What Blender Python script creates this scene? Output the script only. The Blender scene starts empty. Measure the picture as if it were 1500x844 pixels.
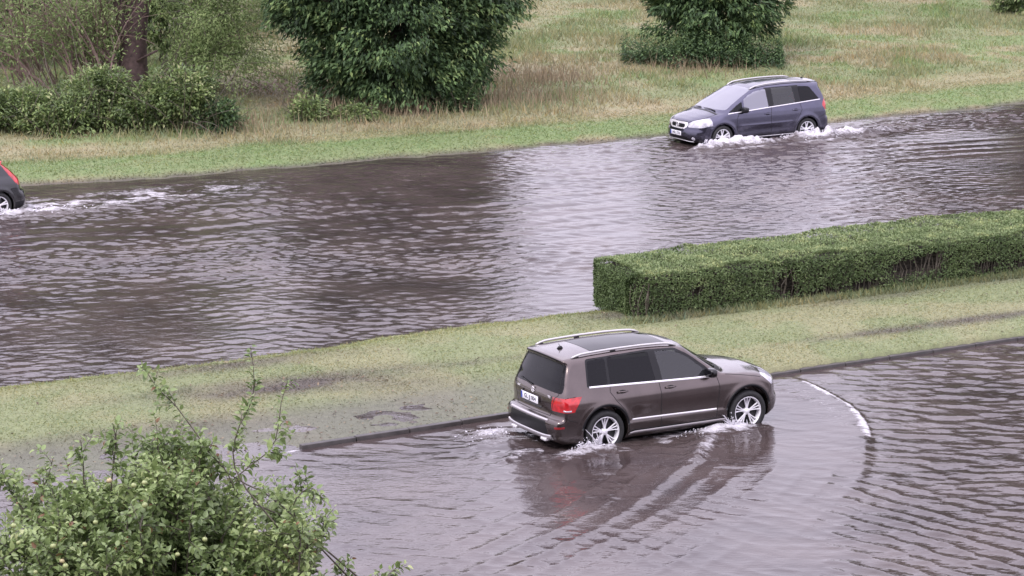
import bpy, bmesh, math, random
import numpy as np
from mathutils import Vector, Matrix
R_ = math.radians
C = bpy.context.scene.collection
rng = np.random.default_rng(7)

# ------------------------------------------------------------------ camera, sky, sun, exposure
CAM_F, CAM_H, CAM_P, CAM_R = 4391.06, 12.40, 0.202389, -0.009316   # focal in photo pixels (1500 wide), height, pitch, roll
cam_d = bpy.data.cameras.new('camera'); cam = bpy.data.objects.new('camera', cam_d); C.objects.link(cam)
cam_d.sensor_width = 36.0; cam_d.lens = CAM_F / 1500 * 36.0; cam_d.clip_start = 0.5; cam_d.clip_end = 3000
_cp, _sp = math.cos(CAM_P), math.sin(CAM_P)
_f = Vector((0, _cp, -_sp)); _u = Vector((0, _sp, _cp)); _r = Vector((1, 0, 0))
_cr, _sr = math.cos(CAM_R), math.sin(CAM_R)
_r2 = _cr * _r + _sr * _u; _u2 = -_sr * _r + _cr * _u
M = Matrix((( _r2.x, _u2.x, -_f.x, 0), (_r2.y, _u2.y, -_f.y, 0), (_r2.z, _u2.z, -_f.z, CAM_H), (0, 0, 0, 1)))
cam.matrix_world = M
bpy.context.scene.camera = cam

SUN_EL, SUN_AZ = R_(52), R_(215)
w = bpy.data.worlds.new('World'); bpy.context.scene.world = w; w.use_nodes = True
nt = w.node_tree; nt.nodes.clear()
out = nt.nodes.new('ShaderNodeOutputWorld'); bg = nt.nodes.new('ShaderNodeBackground'); bg.inputs[1].default_value = 0.10
sky = nt.nodes.new('ShaderNodeTexSky'); sky.sky_type = 'NISHITA'; sky.sun_disc = False
sky.sun_elevation = SUN_EL; sky.sun_rotation = SUN_AZ; sky.dust_density = 3; sky.air_density = 1
tc = nt.nodes.new('ShaderNodeTexCoord'); mp = nt.nodes.new('ShaderNodeMapping'); mp.inputs['Scale'].default_value = (1.2, 1.2, 3.5)
nz = nt.nodes.new('ShaderNodeTexNoise'); nz.inputs['Scale'].default_value = 1.6; nz.inputs['Detail'].default_value = 5
rp = nt.nodes.new('ShaderNodeValToRGB')
rp.color_ramp.elements[0].position = 0.3; rp.color_ramp.elements[0].color = (18.2, 16.9, 21.0, 1)      # cloud deck (in sky-texture units)
rp.color_ramp.elements[1].position = 0.72; rp.color_ramp.elements[1].color = (23.8, 22.4, 26.2, 1)
mx = nt.nodes.new('ShaderNodeMix'); mx.data_type = 'RGBA'; mx.inputs[0].default_value = 0.9
L = nt.links.new
L(tc.outputs['Generated'], mp.inputs[0]); L(mp.outputs[0], nz.inputs['Vector']); L(nz.outputs[0], rp.inputs[0])
# overcast sky: the cloud deck is about three times as bright overhead as at the horizon
sx = nt.nodes.new('ShaderNodeSeparateXYZ'); L(tc.outputs['Generated'], sx.inputs[0])
gr = nt.nodes.new('ShaderNodeMapRange'); gr.inputs[1].default_value = 0.0; gr.inputs[2].default_value = 1.0; gr.inputs[3].default_value = 0.56; gr.inputs[4].default_value = 1.0; L(sx.outputs['Z'], gr.inputs[0])
vs = nt.nodes.new('ShaderNodeVectorMath'); vs.operation = 'SCALE'; L(rp.outputs[0], vs.inputs[0]); L(gr.outputs[0], vs.inputs['Scale'])
L(sky.outputs[0], mx.inputs[6]); L(vs.outputs[0], mx.inputs[7]); L(mx.outputs[2], bg.inputs[0]); L(bg.outputs[0], out.inputs[0])
sd = bpy.data.lights.new('sun', 'SUN'); sd.energy = 1.5; sd.angle = R_(14); sd.color = (1, 0.96, 0.9)
sun = bpy.data.objects.new('sun', sd); C.objects.link(sun)
sun.rotation_euler = (R_(90) - SUN_EL, 0, -SUN_AZ + math.pi)
sc = bpy.context.scene
sc.view_settings.view_transform = 'Standard'; sc.view_settings.look = 'None'; sc.view_settings.gamma = 1
sc.view_settings.exposure = 0.42; sc.view_settings.use_curve_mapping = False
sc.cycles.max_bounces = 6; sc.cycles.diffuse_bounces = 3; sc.cycles.glossy_bounces = 4; sc.cycles.transparent_max_bounces = 8
sc.cycles.use_denoising = True

# ------------------------------------------------------------------ helpers
_cF = np.array(_f); _cU = np.array(_u2); _cR = np.array(_r2)
def G(u, v, z=0.0):
    "where the sight line of photo position (u, v) meets height z (used to survey the place)"
    d = _cF + (u - 750) / CAM_F * _cR + (422 - v) / CAM_F * _cU
    t = (z - CAM_H) / d[2]
    return np.array([d[0] * t, d[1] * t])
def GD(u, v, y):
    "point of the sight line at distance y"
    d = _cF + (u - 750) / CAM_F * _cR + (422 - v) / CAM_F * _cU
    t = y / d[1]
    return np.array([d[0] * t, y, CAM_H + d[2] * t])
def sstep(a, b, x):
    t = np.clip((x - a) / (b - a), 0, 1); return t * t * (3 - 2 * t)
class VNoise:
    "smooth lattice noise in 2D"
    def __init__(s, seed, n=256):
        s.n = n; s.t = np.random.default_rng(seed).random((n, n))
    def at(s, x, y):
        xi = np.floor(x).astype(int); yi = np.floor(y).astype(int); fx = x - xi; fy = y - yi
        fx = fx * fx * (3 - 2 * fx); fy = fy * fy * (3 - 2 * fy); n = s.n; t = s.t
        a = t[xi % n, yi % n]; b = t[(xi + 1) % n, yi % n]; c = t[xi % n, (yi + 1) % n]; d = t[(xi + 1) % n, (yi + 1) % n]
        return (a * (1 - fx) + b * fx) * (1 - fy) + (c * (1 - fx) + d * fx) * fy
    def fbm(s, x, y, o=4):
        r = 0; a = 1; q = 0
        for k in range(o):
            r = r + a * s.at(x * 2 ** k + 17.3 * k, y * 2 ** k + 5.1 * k); q += a; a *= 0.5
        return r / q
def mesh_np(name, V, F, smooth=False, attrs=None):
    "mesh from a vertex array and one or several face arrays (Nx3 / Nx4)"
    me = bpy.data.meshes.new(name)
    V = np.asarray(V, np.float32)
    Fs = F if isinstance(F, (list, tuple)) else [F]
    Fs = [np.asarray(f, np.int32) for f in Fs if len(f)]
    me.vertices.add(len(V)); me.vertices.foreach_set('co', V.ravel())
    idx = np.concatenate([f.ravel() for f in Fs]); tot = np.concatenate([np.full(len(f), f.shape[1], np.int32) for f in Fs])
    me.loops.add(len(idx)); me.loops.foreach_set('vertex_index', idx)
    me.polygons.add(len(tot))
    me.polygons.foreach_set('loop_start', np.concatenate([[0], np.cumsum(tot)[:-1]]).astype(np.int32))
    me.polygons.foreach_set('loop_total', tot)
    me.update(calc_edges=True); me.validate()
    me.polygons.foreach_set('use_smooth', np.full(len(tot), bool(smooth)))
    if attrs:
        for k, a in attrs.items():
            a = np.asarray(a, np.float32)
            if a.ndim == 1:
                at = me.attributes.new(k, 'FLOAT', 'POINT'); at.data.foreach_set('value', a)
            else:
                at = me.attributes.new(k, 'FLOAT_COLOR', 'POINT')
                if a.shape[1] == 3: a = np.concatenate([a, np.ones((len(a), 1), np.float32)], 1)
                at.data.foreach_set('color', a.ravel())
    return me
def obj(name, me, mat=None, parent=None, loc=None, rot=None):
    o = bpy.data.objects.new(name, me); C.objects.link(o)
    if mat is not None: me.materials.append(mat)
    if parent is not None: o.parent = parent
    if loc is not None: o.location = loc
    if rot is not None: o.rotation_euler = rot
    return o
def empty(name, loc=(0, 0, 0), rz=0.0):
    o = bpy.data.objects.new(name, None); C.objects.link(o); o.location = loc; o.rotation_euler = (0, 0, rz)
    o.empty_display_size = 0.3
    return o
def tag(o, label=None, cat=None, group=None, kind=None):
    if label: o['label'] = label
    if cat: o['category'] = cat
    if group: o['group'] = group
    if kind: o['kind'] = kind
    return o
class MB:
    "collects simple solids as vertex/face lists"
    def __init__(s): s.v = []; s.q = []; s.t = []; s.n = 0; s.a = []
    def add(s, V, Q=None, T=None, a=0.0):
        V = np.asarray(V, float).reshape(-1, 3); s.v.append(V)
        if Q is not None and len(Q): s.q.append(np.asarray(Q) + s.n)
        if T is not None and len(T): s.t.append(np.asarray(T) + s.n)
        s.a.append(np.full(len(V), a) if np.isscalar(a) else np.asarray(a)); s.n += len(V)
    def tube(s, pts, rad, n=6, cap=True, a=0.0):
        pts = np.asarray(pts, float); m = len(pts); rad = np.full(m, rad) if np.isscalar(rad) else np.asarray(rad)
        tg = np.gradient(pts, axis=0); tg /= np.linalg.norm(tg, axis=1)[:, None] + 1e-9
        ref = np.array([0, 0, 1.0]) if abs(tg[:, 2]).mean() < 0.8 else np.array([1.0, 0, 0])
        A = np.cross(tg, ref); A /= np.linalg.norm(A, axis=1)[:, None] + 1e-9; B = np.cross(tg, A)
        th = np.arange(n) * 2 * np.pi / n
        V = pts[:, None] + rad[:, None, None] * (np.cos(th)[None, :, None] * A[:, None] + np.sin(th)[None, :, None] * B[:, None])
        V = V.reshape(-1, 3); i = np.arange(m - 1)[:, None] * n; j = np.arange(n)[None]; k = (j + 1) % n
        Q = np.stack([i + j, i + k, i + n + k, i + n + j], -1).reshape(-1, 4); T = []
        if cap:
            V = np.concatenate([V, pts[:1], pts[-1:]]); c0 = m * n; c1 = c0 + 1; jj = np.arange(n); kk = (jj + 1) % n
            T = np.concatenate([np.stack([np.full(n, c0), kk, jj], -1), np.stack([np.full(n, c1), (m - 1) * n + jj, (m - 1) * n + kk], -1)])
        s.add(V, Q, T, a)
    def box(s, c, h, Rm=None, taper=1.0, a=0.0):
        P = np.array([[x, y, z] for x in (-1, 1) for y in (-1, 1) for z in (-1, 1)], float) * np.asarray(h)
        P[P[:, 2] > 0, :2] *= taper
        if Rm is not None: P = P @ np.asarray(Rm).T
        s.add(P + np.asarray(c), [[0, 1, 3, 2], [4, 6, 7, 5], [0, 4, 5, 1], [2, 3, 7, 6], [0, 2, 6, 4], [1, 5, 7, 3]], None, a)
    def lathe(s, prof, n=40, axis='y', c=(0, 0, 0)):
        "prof: (radius, along) pairs"
        p = np.asarray(prof, float); m = len(p); th = np.arange(n) * 2 * np.pi / n
        X = p[:, 0, None] * np.cos(th); Z = p[:, 0, None] * np.sin(th); Y = np.repeat(p[:, 1, None], n, 1)
        V = np.stack([X, Y, Z] if axis == 'y' else [X, Z, Y], -1).reshape(-1, 3) + np.asarray(c)
        i = np.arange(m - 1)[:, None] * n; j = np.arange(n)[None]; k = (j + 1) % n
        s.add(V, np.stack([i + j, i + k, i + n + k, i + n + j], -1).reshape(-1, 4))
    def build(s, name, mat=None, parent=None, smooth=False, attr=None):
        fs = []
        if s.q: fs.append(np.concatenate(s.q))
        if s.t: fs.append(np.concatenate(s.t))
        me = mesh_np(name, np.concatenate(s.v), fs, smooth, {attr: np.concatenate(s.a)} if attr else None)
        return obj(name, me, mat, parent)
def bevel(o, w=0.01, seg=2):
    m = o.modifiers.new('bevel', 'BEVEL'); m.width = w; m.segments = seg; m.limit_method = 'ANGLE'
    for p in o.data.polygons: p.use_smooth = True
    return o

# ------------------------------------------------------------------ materials
def new_mat(name):
    m = bpy.data.materials.new(name); m.use_nodes = True; n = m.node_tree; p = n.nodes['Principled BSDF']
    return m, n, p
def ramp(n, stops):
    r = n.nodes.new('ShaderNodeValToRGB'); e = r.color_ramp.elements
    e[0].position, e[0].color = stops[0][0], (*stops[0][1], 1); e[1].position, e[1].color = stops[-1][0], (*stops[-1][1], 1)
    for pos, c in stops[1:-1]:
        k = e.new(pos); k.color = (*c, 1)
    return r
def noise(n, scale, detail=3, vec=None, rough=0.55):
    t = n.nodes.new('ShaderNodeTexNoise'); t.inputs['Scale'].default_value = scale; t.inputs['Detail'].default_value = detail
    t.inputs['Roughness'].default_value = rough
    if vec is not None: n.links.new(vec, t.inputs['Vector'])
    return t
def simple(name, col, rough=0.5, metal=0.0, coat=0.0, var=0.0, scale=20, spec=0.5):
    m, n, p = new_mat(name); p.inputs['Specular IOR Level'].default_value = spec; p.inputs['Roughness'].default_value = rough; p.inputs['Metallic'].default_value = metal
    p.inputs['Coat Weight'].default_value = coat; p.inputs['Coat Roughness'].default_value = 0.04
    tc = n.nodes.new('ShaderNodeTexCoord'); t = noise(n, scale, 4, tc.outputs['Object'])
    r = ramp(n, [(0.3, tuple(c * (1 - var) for c in col)), (0.7, tuple(min(1, c * (1 + var)) for c in col))])
    n.links.new(t.outputs[0], r.inputs[0]); n.links.new(r.outputs[0], p.inputs['Base Color'])
    return m
def leaf_mat(name, stops, rough=0.45, trans=0.25, spec=0.5, attr='tint'):
    m, n, p = new_mat(name)
    a = n.nodes.new('ShaderNodeAttribute'); a.attribute_name = attr
    r = ramp(n, stops); n.links.new(a.outputs['Fac'], r.inputs[0])
    n.links.new(r.outputs[0], p.inputs['Base Color']); p.inputs['Roughness'].default_value = rough
    p.inputs['Specular IOR Level'].default_value = spec
    tr = n.nodes.new('ShaderNodeBsdfTranslucent'); n.links.new(r.outputs[0], tr.inputs[0])
    mxs = n.nodes.new('ShaderNodeMixShader'); mxs.inputs[0].default_value = trans
    n.links.new(p.outputs[0], mxs.inputs[1]); n.links.new(tr.outputs[0], mxs.inputs[2])
    n.links.new(mxs.outputs[0], n.nodes['Material Output'].inputs[0])
    return m

# ------------------------------------------------------------------ survey lines (world metres, water level is z = 0)
def line_from(pix): return np.array([G(u, v) for u, v in pix])
far_shore = line_from([(-300, 292), (0, 274), (35, 272), (240, 262), (400, 247), (560, 234), (700, 224), (800, 215), (970, 201), (1100, 192), (1220, 180), (1300, 172), (1500, 153), (1800, 122)])
med_far = line_from([(-400, 596), (0, 569), (200, 546), (350, 526), (480, 511), (560, 496), (700, 476), (800, 465), (870, 458), (1100, 428), (1500, 371), (1900, 318)])
kerb = line_from([(440, 658), (740, 611), (1140, 549), (1500, 496), (1900, 438)])
near_left = line_from([(-400, 760), (0, 716), (150, 700), (300, 678), (440, 658)])
def ext(l):
    a = l[0] - (l[1] - l[0]) / np.linalg.norm(l[1] - l[0]) * 300; b = l[-1] + (l[-1] - l[-2]) / np.linalg.norm(l[-1] - l[-2]) * 300
    return np.vstack([a, l, b])
FS, MF, ME = ext(far_shore), ext(med_far), ext(np.vstack([near_left, kerb[1:]]))
def above(l, x, y):
    "signed distance (approx. perpendicular) beyond a line that runs left to right"
    yl = np.interp(x, l[:, 0], l[:, 1]); sl = np.interp(x, 0.5 * (l[1:, 0] + l[:-1, 0]), np.diff(l[:, 1]) / np.diff(l[:, 0]))
    return (y - yl) / np.sqrt(1 + sl ** 2)
N1, N2, N3 = VNoise(1), VNoise(2), VNoise(3)
def ground_z(x, y):
    fs = above(FS, x, y) + 0.55 * (N1.fbm(x * 0.9, y * 0.9) - 0.5) + 0.25 * (N2.fbm(x * 3.1, y * 3.1) - 0.5)
    mf = -above(MF, x, y) + 0.26 * (N2.fbm(x * 1.1, y * 1.1) - 0.5) + 0.16 * (N1.fbm(x * 3.5, y * 3.5) - 0.5)      # >0 on the median side
    me = above(ME, x, y)
    bed = -0.13
    zf = np.where(fs > 0, 0.12 * sstep(0, 1.2, fs) + 0.035 * np.clip(fs, 0, 9) + 0.022 * np.clip(fs - 9, 0, 400) + 0.10 * (N3.fbm(x * 0.35, y * 0.35) - 0.5) * sstep(0.5, 4, fs), bed * sstep(0, 0.6, -fs))
    # median strip: raised grass, low flooded strip along the kerb on the left
    hump = 0.02 + 0.10 * sstep(0.0, 0.8, mf)
    # kerb side
    ks = sstep(-2.0, 3.5, x)                       # 0 left part (flooded), 1 right part
    leftlow = sstep(2.6, 1.5, me) * (1 - ks)
    zm = hump * (1 - leftlow) + (0.003 + 0.03 * (N1.fbm(x * 1.7 + 9, y * 1.7) - 0.5)) * leftlow
    inm = np.minimum(mf, me)
    gl = sstep(-3.4, -4.4, x)                       # left of the kerb end the ground slides under water
    zedge = np.where(me < 0, bed, zm)
    zedge = np.where((gl > 0) & (me < 0.6), bed * gl * sstep(0.6, -0.5, me) + zedge * (1 - gl * sstep(0.6, -0.5, me)), zedge)
    zmm = np.where(mf > 0, zedge, bed * sstep(0, 0.7, -mf))
    z = np.where(fs > -2, zf, np.where(me > -1.2, zmm, bed))
    z = np.where((fs <= -2) & (mf <= 0) & (me > -1.2), bed * sstep(0, 0.7, -mf), z)
    return z, fs, mf, me
# ------------------------------------------------------------------ the ground sheet
def spaced(a, b, d, lim_lo, lim_hi):
    c = np.arange(a, b + 1e-6, d); lo = []; hi = []; s = d; p = a
    while p > lim_lo: s *= 1.35; p -= s; lo.append(p)
    s = d; p = b
    while p < lim_hi: s *= 1.35; p += s; hi.append(p)
    return np.concatenate([lo[::-1], c, hi])
gx = spaced(-22, 24, 0.14, -1500, 1500); gy = spaced(38, 122, 0.16, -300, 2500)
X, Y = np.meshgrid(gx, gy, indexing='ij'); Z, fs_, mf_, me_ = ground_z(X, Y)
Z = np.where(Y > 140, np.minimum(Z, 4.0), Z)
def grid_faces(nx, ny):
    i, j = np.meshgrid(np.arange(nx - 1), np.arange(ny - 1), indexing='ij'); a = i * ny + j
    return np.stack([a, a + ny, a + ny + 1, a + 1], -1).reshape(-1, 4)
def lerp3(a, b, t): return np.asarray(a) * (1 - t[..., None]) + np.asarray(b) * t[..., None]
GREEN, DRY, OLIVE, MUD, RED, WET = (0.150, 0.215, 0.078), (0.29, 0.25, 0.150), (0.185, 0.212, 0.100), (0.085, 0.072, 0.060), (0.19, 0.145, 0.105), (0.115, 0.110, 0.098)
def blob(x, y, u, v, ru, rv, ang=0.48):
    c = G(u, v); dx, dy = x - c[0], y - c[1]; a = dx * math.cos(ang) + dy * math.sin(ang); b = -dx * math.sin(ang) + dy * math.cos(ang)
    return np.exp(-((a / ru) ** 2 + (b / rv) ** 2))
def ground_col(x, y, fs, mf, me):
    n1 = N1.fbm(x * 0.33 + 3, y * 0.33); n2 = N2.fbm(x * 0.8, y * 0.8 + 7); n3 = N3.fbm(x * 2.6, y * 2.6)
    far = lerp3(OLIVE, DRY, 0.75 * sstep(0.44, 0.72, n1 + 0.25 * (n2 - 0.5) + 0.12 * sstep(-2, 8, x)))
    far = lerp3(far, GREEN, 0.8 * sstep(0.50, 0.66, n2) + 0 * x)
    band = sstep(0.3, 0.8, fs) * sstep(3.2, 2.0, fs + 1.2 * (n2 - 0.5)); far = lerp3(far, GREEN, band * (0.25 + 0.75 * n3))
    dryb = sstep(2.2, 3.0, fs + 1.2 * (n2 - 0.5)) * sstep(5.2, 4.0, fs); far = lerp3(far, DRY, dryb * 0.6)
    far = lerp3(far, MUD, sstep(0.55, 0.05, fs) * (0.5 + 0.6 * n3))
    for (u, v, a, b, k) in ((400, 150, 2.0, 2.6, 1.0), (430, 172, 1.6, 1.2, 0.9), (620, 178, 3.2, 0.9, 0.7), (790, 125, 2.2, 3.2, 0.5)):
        far = lerp3(far, RED if k > 0.6 else DRY, np.clip(k * 0.9 * blob(x, y, u, v, a, b) * (0.6 + 0.8 * n3), 0, 1))
    med = lerp3(OLIVE, DRY, sstep(0.44, 0.68, n2) * 0.38)
    med = lerp3(med, (0.19, 0.205, 0.08), sstep(1.5, 0.4, mf) * 0.6)
    low = sstep(2.7, 1.7, me) * (1 - sstep(-2.0, 3.5, x)); med = lerp3(med, WET, low * 0.75)
    for (u, v, a, b, k) in ((330, 545, 2.2, 0.45, 0.7), (430, 575, 2.0, 0.6, 0.95), (300, 580, 1.6, 0.4, 0.5), (520, 555, 1.4, 0.3, 0.45), (700, 540, 1.4, 0.25, 0.35), (590, 572, 1.2, 0.4, 0.35), (1420, 478, 2.2, 0.28, 0.9), (1300, 494, 1.6, 0.22, 0.6), (1010, 472, 1.2, 0.3, 0.5), (905, 470, 0.9, 0.5, 0.6), (200, 640, 3, 0.5, 0.45), (1280, 445, 1.5, 0.3, 0.5), (1480, 418, 2, 0.3, 0.4)):
        med = lerp3(med, MUD, np.clip(k * blob(x, y, u, v, a, b) * (0.35 + 1.3 * n3), 0, 1))
    c = np.where((fs > -2)[..., None], far, med)
    bed = ((fs < 0) & (mf < 0)) | (me < 0)
    return np.where(bed[..., None], np.array(MUD) * 0.8, c)
gcol = ground_col(X, Y, fs_, mf_, me_)
me_g = mesh_np('ground', np.stack([X, Y, Z], -1).reshape(-1, 3), grid_faces(len(gx), len(gy)), True, {'col': gcol.reshape(-1, 3)})
m, n, p = new_mat('grassland soil')
a = n.nodes.new('ShaderNodeAttribute'); a.attribute_name = 'col'
tc = n.nodes.new('ShaderNodeTexCoord'); t1 = noise(n, 9, 6, tc.outputs['Object'], 0.7); t2 = noise(n, 45, 3, tc.outputs['Object'])
mr = n.nodes.new('ShaderNodeMath'); mr.operation = 'ADD'; n.links.new(t1.outputs[0], mr.inputs[0]); n.links.new(t2.outputs[0], mr.inputs[1])
r = ramp(n, [(0.70, (0.42, 0.40, 0.36)), (1.0, (0.95, 0.93, 0.88)), (1.3, (1.35, 1.35, 1.2))]) if False else None
mrg = n.nodes.new('ShaderNodeMapRange'); mrg.inputs[1].default_value = 0.65; mrg.inputs[2].default_value = 1.35; mrg.inputs[3].default_value = 0.6; mrg.inputs[4].default_value = 1.35
n.links.new(mr.outputs[0], mrg.inputs[0])
vm = n.nodes.new('ShaderNodeVectorMath'); vm.operation = 'SCALE'; n.links.new(a.outputs['Color'], vm.inputs[0]); n.links.new(mrg.outputs[0], vm.inputs['Scale'])
n.links.new(vm.outputs[0], p.inputs['Base Color']); p.inputs['Roughness'].default_value = 0.8
bp = n.nodes.new('ShaderNodeBump'); bp.inputs['Strength'].default_value = 0.6; bp.inputs['Distance'].default_value = 0.05; n.links.new(mr.outputs[0], bp.inputs['Height']); n.links.new(bp.outputs[0], p.inputs['Normal'])
tag(obj('ground', me_g, m), kind='structure')

# kerb: low concrete kerb stones showing just above the water
kb = MB(); kd = kerb[-1] - kerb[0]; kl = np.linalg.norm(kd); kd = kd / kl; kn = np.array([-kd[1], kd[0]])
s = 0.0; rk = random.Random(3)
while s < kl:
    l = 1.0; p0 = kerb[0] + kd * s
    cx = np.interp(p0[0] + kd[0] * 0.5, kerb[:, 0], kerb[:, 0]); cy = np.interp(p0[0] + kd[0] * 0.5, kerb[:, 0], kerb[:, 1])
    top = (0.075 if p0[0] < 1 else 0.05) + rk.uniform(-0.006, 0.006)
    kb.box((cx, cy, (top - 0.2) / 2), (0.494, 0.06, (top + 0.2) / 2), [[kd[0], kn[0], 0], [kd[1], kn[1], 0], [0, 0, 1]]); s += l
mk = simple('wet dark concrete', (0.05, 0.044, 0.042), 0.45, var=0.35, scale=6)
ko = kb.build('kerb', mk); bevel(ko, 0.012); tag(ko, kind='structure')

# ------------------------------------------------------------------ the flood water
CAR_A = R_(28.185); GLK = (2.2065, 48.900); ZAF = (6.3764, 80.445); ZAF_A = 3.64274
def cl(pix): return np.array([G(u, v) for u, v in pix])
def dist_poly(x, y, P):
    "signed distance to an open polyline and arclength fraction at the nearest point (+ on its left)"
    best = np.full(x.shape, 1e9); sg = np.zeros(x.shape); fr = np.zeros(x.shape)
    seg = np.linalg.norm(np.diff(P, axis=0), axis=1); tot = seg.sum(); acc = 0
    for i in range(len(P) - 1):
        a, b = P[i], P[i + 1]; d = b - a; l2 = d @ d
        t = ((x - a[0]) * d[0] + (y - a[1]) * d[1]) / l2; tt = np.clip(t, 0, 1)
        ex, ey = x - a[0] - tt * d[0], y - a[1] - tt * d[1]; q = np.hypot(ex, ey); m_ = q < best
        best = np.where(m_, q, best); sg = np.where(m_, np.sign(d[0] * ey - d[1] * ex), sg); fr = np.where(m_, (acc + tt * seg[i]) / tot, fr); acc += seg[i]
    return best * sg, fr
def smooth_line(P, n=60):
    P = np.asarray(P); t = np.arange(len(P)); q = np.linspace(0, len(P) - 1, n); i = np.clip(q.astype(int), 0, len(P) - 2); f = (q - i)[:, None]
    Pm = np.vstack([2 * P[0] - P[1], P, 2 * P[-1] - P[-2]]); a, b, c, d = Pm[i], Pm[i + 1], Pm[i + 2], Pm[i + 3]
    return 0.5 * (2 * b + (c - a) * f + (2 * a - 5 * b + 4 * c - d) * f ** 2 + (3 * b - a - 3 * c + d) * f ** 3)
WAKE_B = smooth_line(cl([(1045, 636), (1022, 668), (985, 700), (930, 740), (850, 785), (760, 830), (640, 890)]), 40)   # side wave of the near car
BOW = smooth_line(cl([(1130, 545), (1165, 556), (1205, 575), (1250, 604), (1270, 650), (1255, 720), (1215, 800)]), 40)      # bow wave
def car_xy(x, y, c, a):
    dx, dy = x - c[0], y - c[1]; return dx * math.cos(a) + dy * math.sin(a), -dx * math.sin(a) + dy * math.cos(a)
def water_h(x, y):
    fs = above(FS, x, y); mf = -above(MF, x, y); near = (mf > -0.1) | (y < 46)
    h = np.zeros(x.shape); rg = np.random.default_rng(11)
    calm = np.clip(-0.75 + 3.5 * N1.fbm(x * 0.15 + 40, y * 0.30), 0.16, 1.75)
    # calm patch on the far water to the right of the middle, and inside the bow wave
    cxl, cyl = G(900, 300); calm = calm * (1 - 0.55 * np.exp(-(((x - cxl) / 5.0) ** 2 + ((y - cyl) / 9.0) ** 2)))
    sB, fB = dist_poly(x, y, BOW)
    gx_, gy_ = car_xy(x, y, GLK, CAR_A)
    inside = sstep(0.25, -0.25, sB) * (gy_ < 0)       # right-hand side of the bow line: the car side
    nearw = sstep(0, 0.5, -above(ME, x, y)); hn = np.zeros(x.shape); hf = np.zeros(x.shape)
    for k in range(60):       # far road: short ripples
        lam = 0.19 * (3.6 ** rg.random()); th = (R_(98) + rg.normal() * 0.5); kx, ky = math.cos(th) * 2 * np.pi / lam, math.sin(th) * 2 * np.pi / lam
        hf += 0.0024 * lam ** 0.8 * np.sin(kx * x + ky * y + rg.random() * 6.28 + 2.6 * N2.at(x * 0.5 + k * 3.1, y * 0.5 + k))
    for k in range(60):       # near road: ripples running slightly across, crests dropping to the right
        lam = 0.22 * (3.6 ** rg.random()); th = (R_(80) + rg.normal() * 0.55); kx, ky = math.cos(th) * 2 * np.pi / lam, math.sin(th) * 2 * np.pi / lam
        hn += 0.0022 * lam ** 0.8 * np.sin(kx * x + ky * y + rg.random() * 6.28 + 2.6 * N3.at(x * 0.5 + k * 3.1, y * 0.5 + k))
    right = sstep(3.5, 7.0, x - 0.10 * (y - 44) )
    kn_ = 0.30 + 0.58 * right
    # a few sharp little crest lines that wander over the calm sheet
    rid = np.exp(-((np.mod(y * 1.9 + x * 0.75 + 2.2 * N1.fbm(x * 0.45, y * 0.9), 1.0) - 0.5) / 0.10) ** 2) * sstep(0.50, 0.66, N2.fbm(x * 1.1 + 60, y * 1.6))
    ra = G(1250, 735); rb = G(1500, 800); rd_ = (rb - ra) / np.linalg.norm(rb - ra); q1 = (x - ra[0]) * rd_[0] + (y - ra[1]) * rd_[1]; q2 = -(x - ra[0]) * rd_[1] + (y - ra[1]) * rd_[0]
    lw = q2 + 0.5 * (N2.fbm(x * 0.5 + 7, y * 0.5) - 0.5) + 0.09 * (N1.fbm(x * 3, y * 3) - 0.5); dq = np.abs(np.mod(lw + 0.2, 0.40) - 0.20)
    arcs = np.exp(-(dq / 0.075) ** 2) * sstep(-2.5, -0.8, q1) * sstep(2.2, 0.9, q2) * np.clip(-0.3 + 2.3 * N3.fbm(x * 0.9, y * 0.9), 0, 1.2)
    hn = hn * kn_ * (1 - 0.35 * sstep(2.2, 0.9, q2) * right) + 0.015 * rid * (1 - 0.5 * right) + 0.017 * arcs
    h = np.where(nearw > 0.01, hn * (1 - 0.6 * inside), hf * calm * 1.15)
    h = h * (1 + 1.3 * np.exp(-((gx_ + 0.9) / 2.0) ** 2 - ((gy_ + 2.1) / 0.9) ** 2))
    rip = np.where(nearw > 0.01, (0.35 + 0.6 * right) * (1 - 0.5 * inside), 0.3 + 0.7 * calm)
    # ---- far water: long low crests running along the road from the passing cars
    rr = above(FS, x, y); farm = (rr < 0) & (mf < 0)
    lc = 0.017 * np.sin(2 * np.pi * (rr + 0.6 * N2.fbm(x * 0.12, y * 0.12)) / 0.95 + 2.0 * N3.at(x * 0.25, y * 0.25)) * sstep(-2.5, -4.0, rr) * sstep(-16, -9, rr) * (0.3 + 0.9 * N1.at(x * 0.2, y * 0.5)) * sstep(6, 1, x)
    h = h + np.where(farm, lc, 0)
    # ---- near car
    b = inside
    prof = np.where(sB > 0, np.exp(-(sB / 0.07) ** 2), np.exp(-(sB / 0.7) ** 2)) * sstep(0.85, 0.40, fB) * sstep(0.0, 0.12, fB)
    h = h + 0.032 * prof
    for k in ():
        h = h + 0.006 * np.exp(-((sB + 0.6 * k) / 0.12) ** 2) * sstep(1.0, 0.6, fB) * (0.3 + N1.fbm(x * 1.5, y * 1.5))
    sW, fW = dist_poly(x, y, WAKE_B)
    env = sstep(0.0, 0.05, fW) * (1 - 0.55 * fW)
    h = h + 0.085 * np.exp(-(np.where(sW < 0, sW / 0.22, sW / 0.13)) ** 2) * env * sstep(0.6, 0.0, fW) * (0.7 + 0.6 * N3.fbm(x * 3, y * 3))
    ln = sW + 0.16 * (N2.fbm(x * 0.8, y * 0.8) - 0.5) + 0.05 * (N1.fbm(x * 3, y * 3) - 0.5); dl = np.abs(np.mod(ln + 0.23, 0.46) - 0.23)
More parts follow.
